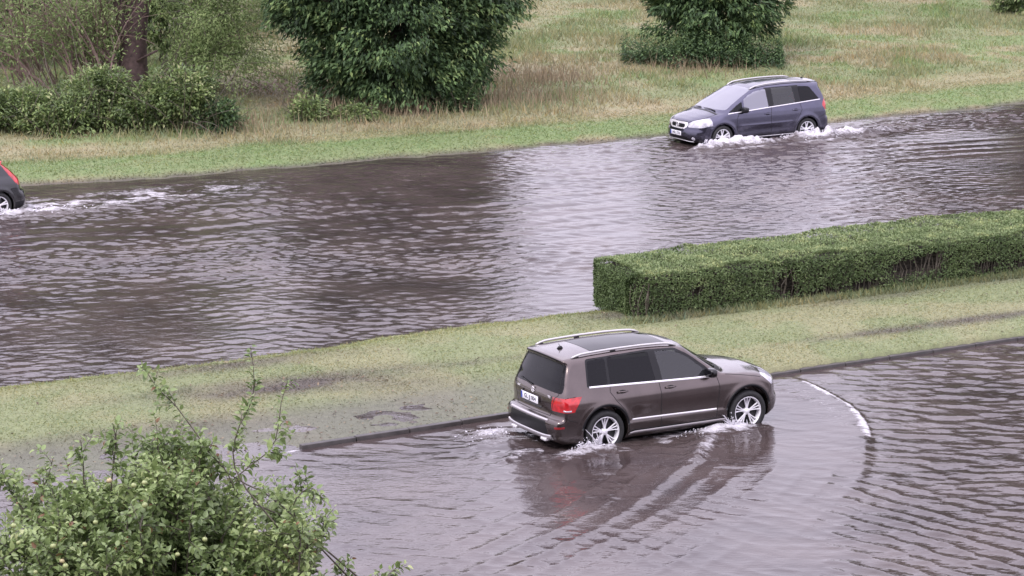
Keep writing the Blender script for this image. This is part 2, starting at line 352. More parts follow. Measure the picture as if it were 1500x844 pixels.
    tr = np.exp(-(dl / 0.085) ** 2) * np.exp(-np.where(sW > 0, sW / 2.2, -sW / 1.3)) * np.clip(-0.2 + 2.2 * N1.fbm(x * 0.8 + 5, y * 0.8), 0, 1.3) * (0.6 + 0.8 * N3.fbm(x * 4, y * 4))
    h = h + 0.021 * tr * sstep(0.05, 0.25, fW) * (1 - 0.3 * fW) * (gy_ < -1.3)
    # churned water beside and behind the near car
    ch = np.exp(-((gy_ + 1.0) / 0.55) ** 2) * sstep(-4.2, -2.2, gx_) * sstep(2.0, 1.2, gx_) + 0.9 * np.exp(-((gy_) / 0.95) ** 2) * sstep(-5.2, -2.2, gx_) * (gx_ < -2.0)
    h = h + 0.055 * ch * (N3.fbm(x * 5.5, y * 5.5, 3) - 0.5)
    foam = np.zeros(x.shape)
    foam = np.maximum(foam, 0.55 * ch * sstep(0.45, 0.62, N3.fbm(x * 3.2, y * 3.2, 4)))
    for (wx, wy, r_, k_) in ((-1.55, -1.03, 0.42, 1.0), (1.15, -1.03, 0.42, 1.15), (0.72, -1.05, 0.40, 1.0), (-1.95, -1.15, 0.5, 0.8), (-2.5, 0.75, 0.42, 0.8), (-2.75, 0.2, 0.5, 0.45)):
        q = np.exp(-((gx_ - wx) / r_) ** 2 - ((gy_ - wy) / (0.26)) ** 2)
        h = h + 0.075 * q * k_ * (0.35 + 1.1 * N3.fbm(x * 9, y * 9, 3)); foam = np.maximum(foam, q * k_ * 1.0)
    crest = np.exp(-((sW - 0.05) / 0.17) ** 2) * sstep(0.0, 0.04, fW) * sstep(0.30, 0.10, fW)
    foam = np.maximum(foam, 0.62 * crest * (0.5 + N1.fbm(x * 4, y * 4))); h = h + 0.05 * crest * (N3.fbm(x * 9, y * 9, 3) - 0.3)
    foam = np.maximum(foam, 0.80 * np.exp(-((sB - 0.06) / np.where(sB > 0.06, 0.05, 0.22)) ** 2) * (0.1 + 1.5 * N3.fbm(x * 6, y * 6)) * sstep(0.22, 0.34, fB) * sstep(0.50, 0.40, fB))
    foam = np.maximum(foam, 0.95 * np.exp(-((sB - 0.06) / np.where(sB > 0.06, 0.04, 0.14)) ** 2) * (0.45 + 1.0 * N3.fbm(x * 5, y * 5)) * sstep(0.05, 0.1, fB) * sstep(0.50, 0.40, fB)); foam = np.maximum(foam, 0.40 * np.exp(-((sB + 0.35) / 0.45) ** 2) * sstep(0.05, 0.15, fB) * sstep(0.55, 0.3, fB))
    # ---- far car (MPV) spray wake
    zx, zy = car_xy(x, y, ZAF, ZAF_A)
    for (wx, wy, rx, ry, k_) in ((1.30, 1.12, 0.85, 0.34, 1.2), (0.55, 1.25, 0.8, 0.30, 1.0), (2.0, 1.25, 0.5, 0.25, 0.9), (-1.45, 1.15, 0.8, 0.32, 1.2), (-0.6, 1.1, 0.6, 0.25, 0.7), (-2.6, 1.1, 1.2, 0.35, 0.9), (-3.7, 1.2, 1.2, 0.3, 0.55), (2.0, -1.15, 0.5, 0.25, 0.8)):
        q = np.exp(-((zx - wx) / rx) ** 2 - ((zy - wy) / ry) ** 2)
        h = h + 0.13 * q * k_ * (0.1 + 1.7 * N3.fbm(x * 7, y * 7, 3)); foam = np.maximum(foam, q * k_)
    tz = np.exp(-((zy - 0.1) / 1.3) ** 2) * sstep(-1.8, -2.4, zx) * sstep(-9, -3, zx)
    h = h + 0.05 * tz * (N3.fbm(x * 3.2, y * 3.2, 4) - 0.5); foam = np.maximum(foam, 0.42 * tz * sstep(0.42, 0.62, N3.fbm(x * 3, y * 3, 4)))
    q = np.exp(-((zy - 1.75) / 0.16) ** 2) * sstep(-3.5, -1.5, zx) * sstep(2.3, 1.6, zx); foam = np.maximum(foam, 0.9 * q * N1.fbm(x * 2, y * 2)); h = h + 0.05 * q
    for kk in range(1, 5):
        h = h + 0.022 * np.exp(-((zy - 1.9 - 0.75 * kk + 0.18 * (zx - 1)) / 0.2) ** 2) * sstep(3.0, 1.0, zx) * sstep(-12, -2, zx) * (0.5 + N1.at(x, y))
    # ---- left hatchback wake
    vx, vy = car_xy(x, y, V40, V40_A)
    tv = np.exp(-((vy - 0.3) / 1.5) ** 2) * sstep(-2.0, -2.4, vx) * sstep(-13, -5, vx)
    h = h + 0.11 * tv * (N3.fbm(x * 2.6, y * 4.0, 4) - 0.5); foam = np.maximum(foam, tv * (0.30 + 0.45 * sstep(0.40, 0.6, N3.fbm(x * 2.2, y * 3.4, 4))))
    for (wx, wy, rx, ry, k_) in ((-1.6, 1.15, 0.7, 0.35, 1.0), (-2.5, 1.1, 1.0, 0.35, 0.95), (-3.8, 1.3, 1.3, 0.3, 0.6), (-1.2, 1.6, 1.6, 0.25, 0.6)):
        q = np.exp(-((vx - wx) / rx) ** 2 - ((vy - wy) / ry) ** 2)
        h = h + 0.07 * q * k_ * (0.3 + 1.3 * N3.fbm(x * 5, y * 5, 3)); foam = np.maximum(foam, q * k_ * 0.95)
    # foam tip at the left end of the kerb
    kx_, ky_ = kerb[0]; foam = np.maximum(foam, 0.9 * np.exp(-(((x - kx_) * kd[0] + (y - ky_) * kd[1] + 0.15) / 0.22) ** 2 - (((x - kx_) * kn[0] + (y - ky_) * kn[1] + 0.05) / 0.07) ** 2))
    foam = np.maximum(foam, 0.35 * np.exp(-((above(ME, x, y) + 0.12) / 0.07) ** 2) * (x > -3.5) * (x < 0.3) * N3.fbm(x * 4, y * 4))
    sh = sstep(0.0, 0.9, -fs) * np.where(mf < 0, sstep(0, 0.5, -mf), 1) * np.where((mf > 0), sstep(-0.05, 0.25, -above(ME, x, y)), 1)
    return h * (0.12 + 0.88 * sh), foam, sh * rip
V40_A = ZAF_A; _wv = G(-4, 303, 0.2); V40 = (_wv[0] + 1.40 * math.cos(V40_A) + 0.88 * math.sin(V40_A), _wv[1] + 1.40 * math.sin(V40_A) - 0.88 * math.cos(V40_A))
wx_ = spaced(-15.5, 17.5, 0.045, -900, 900); wy_ = spaced(39.5, 88.5, 0.052, -60, 120)
WX, WY = np.meshgrid(wx_, wy_, indexing='ij'); WH, WF, WS = water_h(WX, WY)
# between lawn and kerb the water stands still in a film of a few millimetres
far_out = (np.abs(WX) > 40) | (WY < 30) | (WY > 110)
WH = np.where(far_out, 0, WH)
me_w = mesh_np('water', np.stack([WX, WY, WH], -1).reshape(-1, 3), grid_faces(len(wx_), len(wy_)), True, {'foam': WF.ravel(), 'open': WS.ravel()})
m, n, p = new_mat('muddy flood water')
tc = n.nodes.new('ShaderNodeTexCoord'); at = n.nodes.new('ShaderNodeAttribute'); at.attribute_name = 'foam'; ao = n.nodes.new('ShaderNodeAttribute'); ao.attribute_name = 'open'
mpp = n.nodes.new('ShaderNodeMapping'); mpp.inputs['Scale'].default_value = (0.55, 1.15, 1); mpp.inputs['Rotation'].default_value = (0, 0, R_(-14)); n.links.new(tc.outputs['Object'], mpp.inputs[0])
t1 = noise(n, 4.0, 3, mpp.outputs[0], 0.5); t2 = noise(n, 13, 2, mpp.outputs[0]); tb = noise(n, 0.5, 3, tc.outputs['Object'])
tf = noise(n, 9, 8, mpp.outputs[0], 0.85); tf.inputs['Distortion'].default_value = 0.6
# foam mask = foam attribute against a lacy noise
tr_ = n.nodes.new('ShaderNodeMapRange'); tr_.inputs[1].default_value = 0.32; tr_.inputs[2].default_value = 0.68; tr_.clamp = False; n.links.new(tf.outputs[0], tr_.inputs[0])
s1 = n.nodes.new('ShaderNodeMath'); s1.operation = 'MULTIPLY_ADD'; n.links.new(at.outputs['Fac'], s1.inputs[0]); s1.inputs[1].default_value = 1.25; n.links.new(tr_.outputs[0], s1.inputs[2])
mf2 = n.nodes.new('ShaderNodeMapRange'); mf2.inputs[1].default_value = 1.05; mf2.inputs[2].default_value = 1.75; n.links.new(s1.outputs[0], mf2.inputs[0])
r = ramp(n, [(0.35, (0.040, 0.030, 0.030)), (0.7, (0.075, 0.058, 0.054))]); n.links.new(tb.outputs[0], r.inputs[0])
mc = n.nodes.new('ShaderNodeMix'); mc.data_type = 'RGBA'; n.links.new(mf2.outputs[0], mc.inputs[0]); n.links.new(r.outputs[0], mc.inputs[6]); mc.inputs[7].default_value = (0.68, 0.66, 0.70, 1)
n.links.new(mc.outputs[2], p.inputs['Base Color'])
mrr = n.nodes.new('ShaderNodeMapRange'); mrr.inputs[3].default_value = 0.02; mrr.inputs[4].default_value = 0.5; n.links.new(mf2.outputs[0], mrr.inputs[0]); n.links.new(mrr.outputs[0], p.inputs['Roughness'])
p.inputs['IOR'].default_value = 1.37
b1 = n.nodes.new('ShaderNodeBump'); b1.inputs['Distance'].default_value = 0.016; n.links.new(t1.outputs[0], b1.inputs['Height'])
n.links.new(ao.outputs['Fac'], b1.inputs['Strength'])
b2 = n.nodes.new('ShaderNodeBump'); b2.inputs['Distance'].default_value = 0.0035; n.links.new(t2.outputs[0], b2.inputs['Height']); n.links.new(b1.outputs[0], b2.inputs['Normal'])
b3 = n.nodes.new('ShaderNodeBump'); b3.inputs['Distance'].default_value = 0.05; n.links.new(tf.outputs[0], b3.inputs['Height']); n.links.new(mf2.outputs[0], b3.inputs['Strength']); n.links.new(b2.outputs[0], b3.inputs['Normal'])
n.links.new(b3.outputs[0], p.inputs['Normal'])
tag(obj('water', me_w, m), kind='structure')
MAT_WATER = m
# ------------------------------------------------------------------ vegetation
def GG(u, v):
    "like G, but meets the rising ground of the far bank"
    z = 0.0
    for _ in range(5):
        p_ = G(u, v, z); z = float(ground_z(p_[:1], p_[1:])[0][0])
    return p_
def nrm(a): return a / (np.linalg.norm(a, axis=-1, keepdims=True) + 1e-9)
def leaf_verts(c, ax, nr, L_, W_, kind='fold', r=None):
    "leaf blades: c centre of the base, ax axis, nr normal; returns vertices and faces"
    ax = nrm(ax); sd_ = nrm(np.cross(ax, nr)); nr = nrm(np.cross(sd_, ax)); L_ = L_[:, None]; W_ = W_[:, None]; n_ = len(c)
    if kind == 'fold':        # two triangles folded along the midrib
        V = np.stack([c, c + ax * L_ * 0.45 + sd_ * W_ * 0.5 + nr * W_ * 0.18, c + ax * L_ - nr * L_ * 0.12, c + ax * L_ * 0.45 - sd_ * W_ * 0.5 + nr * W_ * 0.18], 1)
        b = np.arange(n_)[:, None] * 4
        return V.reshape(-1, 3), np.concatenate([b + [0, 1, 2], b + [0, 2, 3]], 0).reshape(-1, 3), 4
    if kind == 'blade':       # a single thin triangle
        V = np.stack([c - sd_ * W_ * 0.5, c + sd_ * W_ * 0.5, c + ax * L_], 1); b = np.arange(n_)[:, None] * 3
        return V.reshape(-1, 3), (b + [0, 1, 2]).reshape(-1, 3), 3
    # 'oval': seven vertices, cupped and curling at the tip
    k = np.array([0.0, 0.28, 0.62, 1.0]); wk = np.array([0.0, 0.5, 0.42, 0.0]); bend = np.array([0, 0.0, -0.07, -0.24])
    pts = [c]
    for j in (1, 2):
        mid = c + ax * L_ * k[j] + nr * L_ * bend[j]
        pts += [mid + sd_ * W_ * wk[j] + nr * W_ * 0.16, mid - nr * W_ * 0.05, mid - sd_ * W_ * wk[j] + nr * W_ * 0.16]
    pts.append(c + ax * L_ + nr * L_ * bend[3])
    V = np.stack(pts, 1); b = np.arange(n_)[:, None] * 8
    T = np.concatenate([b + t for t in ([0, 1, 2], [0, 2, 3], [4, 7, 5], [5, 7, 6], [1, 4, 5], [1, 5, 2], [2, 5, 6], [2, 6, 3])])
    return V.reshape(-1, 3), T.reshape(-1, 3), 8
def rand_dir(r, n_): return nrm(r.normal(size=(n_, 3)))
def leaf_mesh(name, c, ax, nr, L_, W_, tint, kind, mat, parent=None):
    V, T, k = leaf_verts(c, ax, nr, L_, W_, kind)
    me = mesh_np(name, V, T, kind == 'oval', {'tint': np.repeat(tint, k)})
    return obj(name, me, mat, parent)

M_dark = leaf_mat('dark green foliage', [(0.0, (0.028, 0.046, 0.026)), (0.5, (0.080, 0.138, 0.058)), (0.85, (0.165, 0.255, 0.100)), (1.0, (0.26, 0.34, 0.13))], 0.5, 0.22, 0.28)
M_mid = leaf_mat('mid green foliage', [(0.0, (0.050, 0.068, 0.032)), (0.5, (0.150, 0.220, 0.075)), (0.85, (0.27, 0.35, 0.12)), (1.0, (0.36, 0.38, 0.19))], 0.5, 0.25)
M_pale = leaf_mat('pale willow foliage', [(0.0, (0.13, 0.19, 0.07)), (0.5, (0.23, 0.31, 0.12)), (1.0, (0.36, 0.43, 0.19))], 0.55, 0.3, 0.3)
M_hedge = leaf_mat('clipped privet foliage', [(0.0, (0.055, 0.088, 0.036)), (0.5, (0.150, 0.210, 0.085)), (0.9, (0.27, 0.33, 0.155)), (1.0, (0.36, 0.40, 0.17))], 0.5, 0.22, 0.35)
M_apple = leaf_mat('apple leaves', [(0.0, (0.09, 0.135, 0.045)), (0.5, (0.20, 0.275, 0.10)), (0.88, (0.32, 0.40, 0.16)), (0.97, (0.42, 0.47, 0.22)), (1.0, (0.22, 0.12, 0.06))], 0.42, 0.28, 0.5)
M_bark = simple('dark wet bark', (0.075, 0.048, 0.045), 0.8, var=0.45, scale=9)
M_twig = simple('reddish brown twigs', (0.17, 0.115, 0.10), 0.7, var=0.3, scale=6)
M_twig2 = simple('grey brown twigs', (0.10, 0.085, 0.065), 0.7, var=0.3, scale=10)
M_core_shade = simple('shaded twiggy hedge core', (0.034, 0.028, 0.020), 0.9, var=0.6, scale=18)

def branchy(mb, p, d, L_, rad, depth, r, tips, bend=0.25, kids=4, up=0.15, n=5, spread=0.7, fall=0.62):
    "a crooked branch with side branches; collects the tip points"
    m_ = 7; pts = [np.array(p, float)]; d = nrm(np.array(d, float))
    for k in range(m_):
        d = nrm(d + r.normal(size=3) * bend * 0.35 + np.array([0, 0, up * 0.3])); pts.append(pts[-1] + d * L_ / m_)
    pts = np.array(pts); mb.tube(pts, np.linspace(rad, rad * 0.35, m_ + 1), n, False)
    if depth == 0:
        tips.extend(pts[2:]); return
    for k in range(kids):
        i = 2 + int((m_ - 2) * (k + r.random()) / kids); i = min(i, m_)
        dd = nrm(nrm(pts[i] - pts[i - 1]) + rand_dir(r, 1)[0] * spread)
        branchy(mb, pts[i], dd, L_ * fall * (0.75 + 0.5 * r.random()), rad * 0.45, depth - 1, r, tips, bend, kids, up, max(3, n - 1), spread, fall)

def cloud(r, blobs, n_clump, per, leafL, clump_r, droop=0.3, shell=0.55):
    "leaves gathered in clumps inside a set of ellipsoids (x, y, z, rx, ry, rz)"
    b = np.array(blobs, float); vol = np.cbrt(b[:, 3] * b[:, 4] * b[:, 5]) ** 2; pk = r.choice(len(b), n_clump, p=vol / vol.sum())
    dr = rand_dir(r, n_clump); rad = shell + (1 - shell) * r.random(n_clump) ** 0.6; rad *= 0.82 + 0.36 * r.random(n_clump)
    cc = b[pk, :3] + dr * b[pk, 3:6] * rad[:, None]
    n_ = n_clump * per; ci = np.repeat(np.arange(n_clump), per); csz = clump_r * (0.6 + 0.8 * r.random(n_clump))
    off = rand_dir(r, n_) * (r.random(n_) ** 0.45)[:, None] * csz[ci][:, None]; off[:, 2] *= 0.75
    c = cc[ci] + off
    outw = nrm(dr[ci] * [1, 1, 0.6] + 0.5 * rand_dir(r, n_))
    ax = nrm(outw + np.array([0, 0, -droop]) + 0.45 * rand_dir(r, n_))
    nr = nrm(np.array([0, 0, 1.0]) + 0.7 * rand_dir(r, n_) + 0.4 * outw)
    ct = r.normal(size=n_clump) * 0.17
    tint = np.clip(0.50 + ct[ci] + r.normal(size=n_) * 0.22, 0, 1)
    return c, ax, nr, leafL * (0.6 + 0.7 * r.random(n_)), tint

def tree(name, label, cat, base, trunk_h, trunk_r, blobs, n_clump, per, leafL, mat, seed, group=None, clump_r=0.45, droop=0.35, ratio=0.42, lean=(0, 0), limbs=7, twigm=None, shell=0.55, part='crown', keep=None):
    r = np.random.default_rng(seed); x, y = base; z = float(ground_z(np.array([x]), np.array([y]))[0][0]) - 0.08
    root = empty(name, (x, y, z)); tag(root, label, cat, group)
    if trunk_h:
        mb = MB(); k = np.linspace(0, 1, 9)
        pts = np.stack([lean[0] * k ** 1.3 + 0.06 * np.sin(k * 5), lean[1] * k, trunk_h * k], -1)
        mb.tube(pts, trunk_r * (1 - 0.6 * k) * (1 + 0.5 * np.exp(-k * 12)), 10)
        tips = []
        for q in range(limbs):
            i = 2 + q % 6; t = rand_dir(r, 1)[0]; t[2] = abs(t[2]) * 0.6 + 0.3
            branchy(mb, pts[i], t, trunk_h * 0.5, trunk_r * 0.4, 1, r, tips, kids=4, n=5)
        mb.build('trunk', M_bark, root, True)
    c, ax, nr, Ls, tint = cloud(r, blobs, n_clump, per, leafL, clump_r, droop, shell)
    if keep is not None:
        k_ = keep(c); c, ax, nr, Ls, tint = c[k_], ax[k_], nr[k_], Ls[k_], tint[k_]
    ok = c[:, 2] > 0.02; c, ax, nr, Ls, tint = c[ok], ax[ok], nr[ok], Ls[ok], tint[ok]
    leaf_mesh(part, c, ax, nr, Ls, Ls * ratio, tint, 'fold', mat, root)
    return root

# the big dense bush in the middle of the far bank
bx_, by_ = GG(575, 165); by_ += 1.6
tree('broadleaf_tree', 'big dense dark green bushy tree, leafy down to the ground, left of the middle', 'tree', (bx_, by_), 6.5, 0.16,
     [(0.0, 0, 2.6, 3.0, 2.6, 2.3), (-1.2, 0.2, 4.4, 2.5, 2.6, 2.3), (0.8, 0.1, 4.6, 2.3, 2.4, 2.4), (-0.1, 0, 7.0, 2.5, 2.5, 2.6), (0.2, -0.2, 1.1, 2.6, 2.0, 1.1), (-1.7, -.2, 3.2, 1.9, 1.6, 1.4), (2.2, 0, 3.4, 1.6, 1.6, 1.6), (2.1, 0, 1.5, 1.0, 1.2, 1.0)], 1750, 60, 0.17, M_dark, 21, clump_r=0.42, droop=0.4, ratio=0.42)
# bush behind the far car
bx_, by_ = GG(1052, 96); by_ += 1.6
tree('broadleaf_tree', 'round dark green bushy tree standing in the meadow behind the blue people carrier', 'tree', (bx_, by_), 3.4, 0.10,
     [(0.0, 0, 1.9, 2.0, 1.8, 1.6), (0.2, 0, 3.2, 1.7, 1.6, 1.5), (-.9, 0, 2.2, 1.2, 1.2, 1.1), (1.1, 0, 2.3, 1.15, 1.2, 1.0)], 560, 60, 0.20, M_dark, 22, clump_r=0.36, droop=0.3, ratio=0.36)
# nettles round its foot
r = np.random.default_rng(5); nb = 1500
nx_ = bx_ + r.normal(size=nb) * 0.0 + np.clip(r.normal(size=nb) * 1.15, -2.5, 2.3) - 0.35; ny_ = by_ - 1.35 + r.normal(size=nb) * 0.5 + 0.25 * ((nx_ - bx_) / 2) ** 2
nz_ = ground_z(nx_, ny_)[0]; hh = (0.6 + 0.8 * r.random(nb) ** 2) * (0.35 + 1.35 * N2.fbm(nx_ * 1.6, ny_ * 1.6)) * np.where(nx_ > bx_ + 1.0, 0.75, 1); pc, pa, pn, pl, pt = [], [], [], [], []
for k in range(10):
    f_ = (k + 0.5) / 10; th = r.random(nb) * 6.28; d_ = np.stack([np.cos(th), np.sin(th), -0.35 + 0 * th], -1)
    pc.append(np.stack([nx_, ny_, nz_ + hh * (0.15 + 0.85 * f_)], -1) + r.normal(size=(nb, 3)) * 0.03); pa.append(d_); pn.append(np.stack([0 * th, 0 * th, 1 + 0 * th], -1) + 0.4 * rand_dir(r, nb)); pl.append(0.15 * (1.2 - 0.7 * f_) + 0 * th); pt.append(np.clip(0.22 + 0.45 * f_ + r.normal(size=nb) * 0.2, 0, 1))
c_ = np.concatenate(pc); nroot = leaf_mesh('nettle_patch', c_ - [bx_, by_, 0], np.concatenate(pa), np.concatenate(pn), np.concatenate(pl), np.concatenate(pl) * 0.36, np.concatenate(pt), 'fold', M_dark)
nroot.location = (bx_, by_, 0); tag(nroot, kind='stuff')
# top right corner
bx_, by_ = GG(1494, 22)
tree('broadleaf_tree', 'small green bush on the meadow, cut off by the top right corner', 'bush', (bx_ + 0.3, by_ + 0.6), 2.0, 0.08,
     [(0, 0, 1.0, 1.2, 1.0, 1.0), (0.9, 0, 1.4, 1.5, 1.0, 1.2)], 200, 50, 0.16, M_mid, 23, clump_r=0.3)
# taller trees of the same meadow that stand above the frame and darken the water by reflection
def off_tree(base, H, Rr, seed, label):
    tree('broadleaf_tree', label, 'tree', base, H * 0.7, 0.3, [(0, 0, H * 0.62, Rr, Rr * 0.9, H * 0.36), (Rr * 0.3, 0, H * 0.4, Rr * 0.9, Rr * 0.8, H * 0.28), (-Rr * 0.4, 0, H * 0.5, Rr * 0.8, Rr * 0.8, H * 0.3), (0, 0, H * 0.82, Rr * 0.6, Rr * 0.6, H * 0.18)], 900, 40, 0.6, M_dark, seed, clump_r=0.9, shell=0.35)

# ---- the left tree group: leaning trunk, pinkish bare shoots, pale willow foliage, low scrub
tx, ty = GG(196, 140); tzg = float(ground_z(np.array([tx]), np.array([ty]))[0][0])
root = empty('willow_tree', (tx, ty, tzg)); tag(root, 'old willow with thick dark trunk, bare reddish shoots and pale leaves at top left', 'tree')
r = np.random.default_rng(9)
mb = MB(); k = np.linspace(0, 1, 12)
pts = np.stack([0.55 * k + 0.9 * k ** 2 - 0.1 * np.sin(6 * k), 0 * k, 7.5 * k], -1)
mb.tube(pts, 0.40 * (1 - 0.55 * k) * (1 + 0.35 * np.exp(-k * 10)), 12); tips = []
mb.tube([(0.05, -0.1, 0.9), (-0.15, -0.2, 1.8), (-0.4, -0.2, 3.0), (-0.5, -0.2, 4.5), (-0.7, -0.1, 6.5)], [0.2, 0.17, 0.14, 0.10, 0.06], 8)
mb.tube([(0.1, -0.3, 1.0), (0.45, -0.5, 1.2), (0.8, -0.6, 1.38)], [0.045, 0.04, 0.03], 6)
mb.build('trunk', M_bark, root, True)
mb = MB(); wt = []
def shoot(mb, p, d, L_, rad, r, bend=0.10, up=0.0, m_=9, n=3):
    pts = [np.array(p, float)]; d = nrm(np.array(d, float)); cv = r.normal(size=3) * bend
    for q in range(m_):
        d = nrm(d + cv * 0.25 + r.normal(size=3) * 0.035 + np.array([0, 0, up])); pts.append(pts[-1] + d * L_ / m_)
    pts = np.array(pts); mb.tube(pts, np.linspace(rad, rad * 0.3, len(pts)), n, False); return pts
for q in range(170):      # fans of bare shoots to the left of and above the trunk
    fan = r.random()
    if fan < 0.5: p0 = np.array([-0.2 - 1.6 * r.random(), -0.3 + r.normal() * 0.5, 0.4 + 0.5 * r.random()]); d0 = (-0.75 + 0.9 * r.random(), r.normal() * 0.3, 1.0)
    elif fan < 0.72: p0 = np.array([-2.2 - 1.2 * r.random(), -0.2 + r.normal() * 0.5, 0.3 + 0.5 * r.random()]); d0 = (-0.8 + 0.7 * r.random(), r.normal() * 0.3, 0.9)
    else: i = r.integers(3, 9); kx = i / 11; p0 = np.array([0.55 * kx + 0.9 * kx * kx, 0, 7.5 * kx]); d0 = (-0.9 + 1.6 * r.random(), -0.5 * r.random(), 0.9)
    P = shoot(mb, p0, d0, 2.0 + 2.6 * r.random(), 0.016 + 0.016 * r.random(), r, 0.35, 0.0)
    for s_ in range(4):
        j = r.integers(3, 9); wt.append(P[j]); shoot(mb, P[j], nrm(P[j] - P[j - 1]) + r.normal(size=3) * 0.45, 0.5 + 0.7 * r.random(), 0.009, r, 0.25, m_=5)
mb.build('bare_shoots', M_twig, root)
mb = MB(); pc = []
for q in range(75):       # arching leafy shoots to the right
    p0 = np.array([0.7 + 1.0 * r.random(), r.normal() * 0.6, 0.3 + 0.6 * r.random()])
    P = shoot(mb, p0, (0.15 + 1.15 * r.random(), r.normal() * 0.4, 0.9), 2.2 + 2.4 * r.random(), 0.015, r, 0.25, -0.045, m_=12); pc.append(P[2:])
for q in range(50):
    p0 = np.array([1.0 + 0.6 * r.random(), r.normal() * 0.6, 2.0 + 3.5 * r.random()])
    P = shoot(mb, p0, (0.5 + 1.0 * r.random(), r.normal() * 0.5, 0.4), 2.0 + 2.2 * r.random(), 0.015, r, 0.25, -0.06, m_=12); pc.append(P[2:])
mb.build('leafy_shoots', M_twig2, root)
pc = np.concatenate(pc); n_ = 22000; i = r.integers(0, len(pc), n_); c_ = pc[i] + r.normal(size=(n_, 3)) * 0.13
ok = c_[:, 2] > 0.1; c_ = c_[ok]; n_ = len(c_)
leaf_mesh('crown', c_, rand_dir(r, n_) + [0.3, 0, -0.5], rand_dir(r, n_) + [0, 0, 0.6], 0.13 * (0.6 + 0.7 * r.random(n_)), 0.035 * (0.7 + 0.6 * r.random(n_)), np.clip(0.5 + 0.25 * r.normal(size=n_), 0, 1), 'fold', M_pale, root)
wt = np.array(wt); n_ = 10500; i = r.integers(0, len(wt), n_)
leaf_mesh('foliage', wt[i] + r.normal(size=(n_, 3)) * 0.22, rand_dir(r, n_), rand_dir(r, n_) + [0, 0, 0.6], 0.11 + 0.05 * r.random(n_), 0.04 + 0.01 * r.random(n_), np.clip(0.45 + 0.25 * r.normal(size=n_), 0, 1), 'fold', M_pale, root)
# a darker tree behind with big leaves (between trunk and willow shoots)
bx_, by_ = GG(232, 95)
tree('broadleaf_tree', 'slim green sapling growing just behind the thick dark trunk', 'tree', (bx_, by_ + 0.6), 2.6, 0.05, [(0.0, 0, 1.6, 0.75, 0.7, 1.2), (-0.1, 0, 2.9, 0.8, 0.7, 1.0)], 90, 45, 0.17, M_mid, 31, clump_r=0.3, droop=0.4)
bx_, by_ = GG(152, 120)
tree('broadleaf_tree', 'thin green sapling left of the thick dark trunk', 'tree', (bx_, by_ + 0.4), 2.6, 0.05, [(0.0, 0, 2.0, 0.6, 0.6, 0.8), (0.1, 0, 1.1, 0.6, 0.5, 0.7)], 45, 40, 0.16, M_mid, 32, clump_r=0.28, droop=0.4)
# low scrub at its foot, bush by bush
scrub = [(20, 184, 1.15, 1.25, 0.50, 0), (78, 190, 1.0, 0.95, 0.35, 0), (138, 183, 1.1, 1.75, 0.5, 1), (205, 184, 0.95, 1.25, 0.4, 1), (262, 184, 0.95, 1.75, 0.22, 1), (316, 184, 0.55, 0.85, 0.25, 2), (-45, 186, 1.2, 1.2, 0.5, 0), (446, 166, 0.5, 0.6, 0.35, 0), (515, 166, 0.7, 0.35, 0.4, 0), (668, 152, 0.6, 0.7, 0.5, 2)]
txt = ['pale green bramble bush at the left edge of the far bank, behind the black hatchback', 'yellow-green bramble mound on the far bank, second from the left edge', 'grey-green scrub bush straight below and left of the thick trunk', 'leafy scrub bush right under the thick dark trunk', 'tallest dark green scrub bush right of the thick trunk', 'small dark green shrub at the right end of the scrub row',
       'green bramble bush just outside the left edge of the photo', 'tuft of green undergrowth at the lower left foot of the big dense bush', 'low green weeds in front of the big dense bush', 'pale green shrub against the lower right side of the big dense bush']
for q, (u, v, rr_, hh_, tn, kd_) in enumerate(scrub):
    x_, y_ = GG(u, v + 13)
    t_ = tree('scrub_bush', txt[q], 'bush', (x_, y_ + rr_ * 0.7), 0, 0, [(0, 0, hh_ * 0.45, rr_, rr_ * 0.8, hh_ * 0.5), (0.3 * rr_, 0.1, hh_ * 0.65, rr_ * 0.7, rr_ * 0.6, hh_ * 0.4)], int(80 * rr_ * hh_) + 22, 40, 0.125, [M_mid, M_mid, M_dark][kd_], 40 + q, 'scrub bushes at the foot of the trees on the far bank', clump_r=0.30, droop=0.1, ratio=0.45, shell=0.25, part='foliage')
    mb = MB(); rs = np.random.default_rng(80 + q)
    for j in range(int(16 * rr_) + 4):
        a_ = rs.random() * 6.28; shoot(mb, (0.4 * rr_ * math.cos(a_), 0.4 * rr_ * math.sin(a_), 0), (0.9 * math.cos(a_), 0.9 * math.sin(a_), 1.1), hh_ * (1.0 + 0.9 * rs.random()), 0.013, rs, 0.3, -0.02, m_=6)
    mb.build('stems', M_twig2, t_)

# ---- trees standing just beyond the top of the frame (they are what the dark water mirrors)
OFF = [((-17.5, 93), 10.2, 3.2, 'tall dark tree beyond the top left of the photo'), ((-23, 90), 10.5, 3.4, 'second tall dark tree beyond the left of the photo'), ((-12.6, 99), 11.5, 3.0, 'tall dark tree behind the willow, above the photo'),
       ((-7.6, 122), 14, 4.2, 'tall tree above the left part of the photo'), ((20.4, 116), 22, 5.4, 'tall tree above the right part of the photo'), ((27.0, 124), 25, 5.2, 'very tall tree above the right edge of the photo'), ((31, 120), 22, 6, 'very tall tree beyond the right edge of the photo'), ((38, 124), 22, 6.5, 'very tall tree far beyond the right edge of the photo')]
for q, (b_, H_, R2, lb) in enumerate(OFF):
    off_tree(b_, H_, R2, 60 + q, lb)

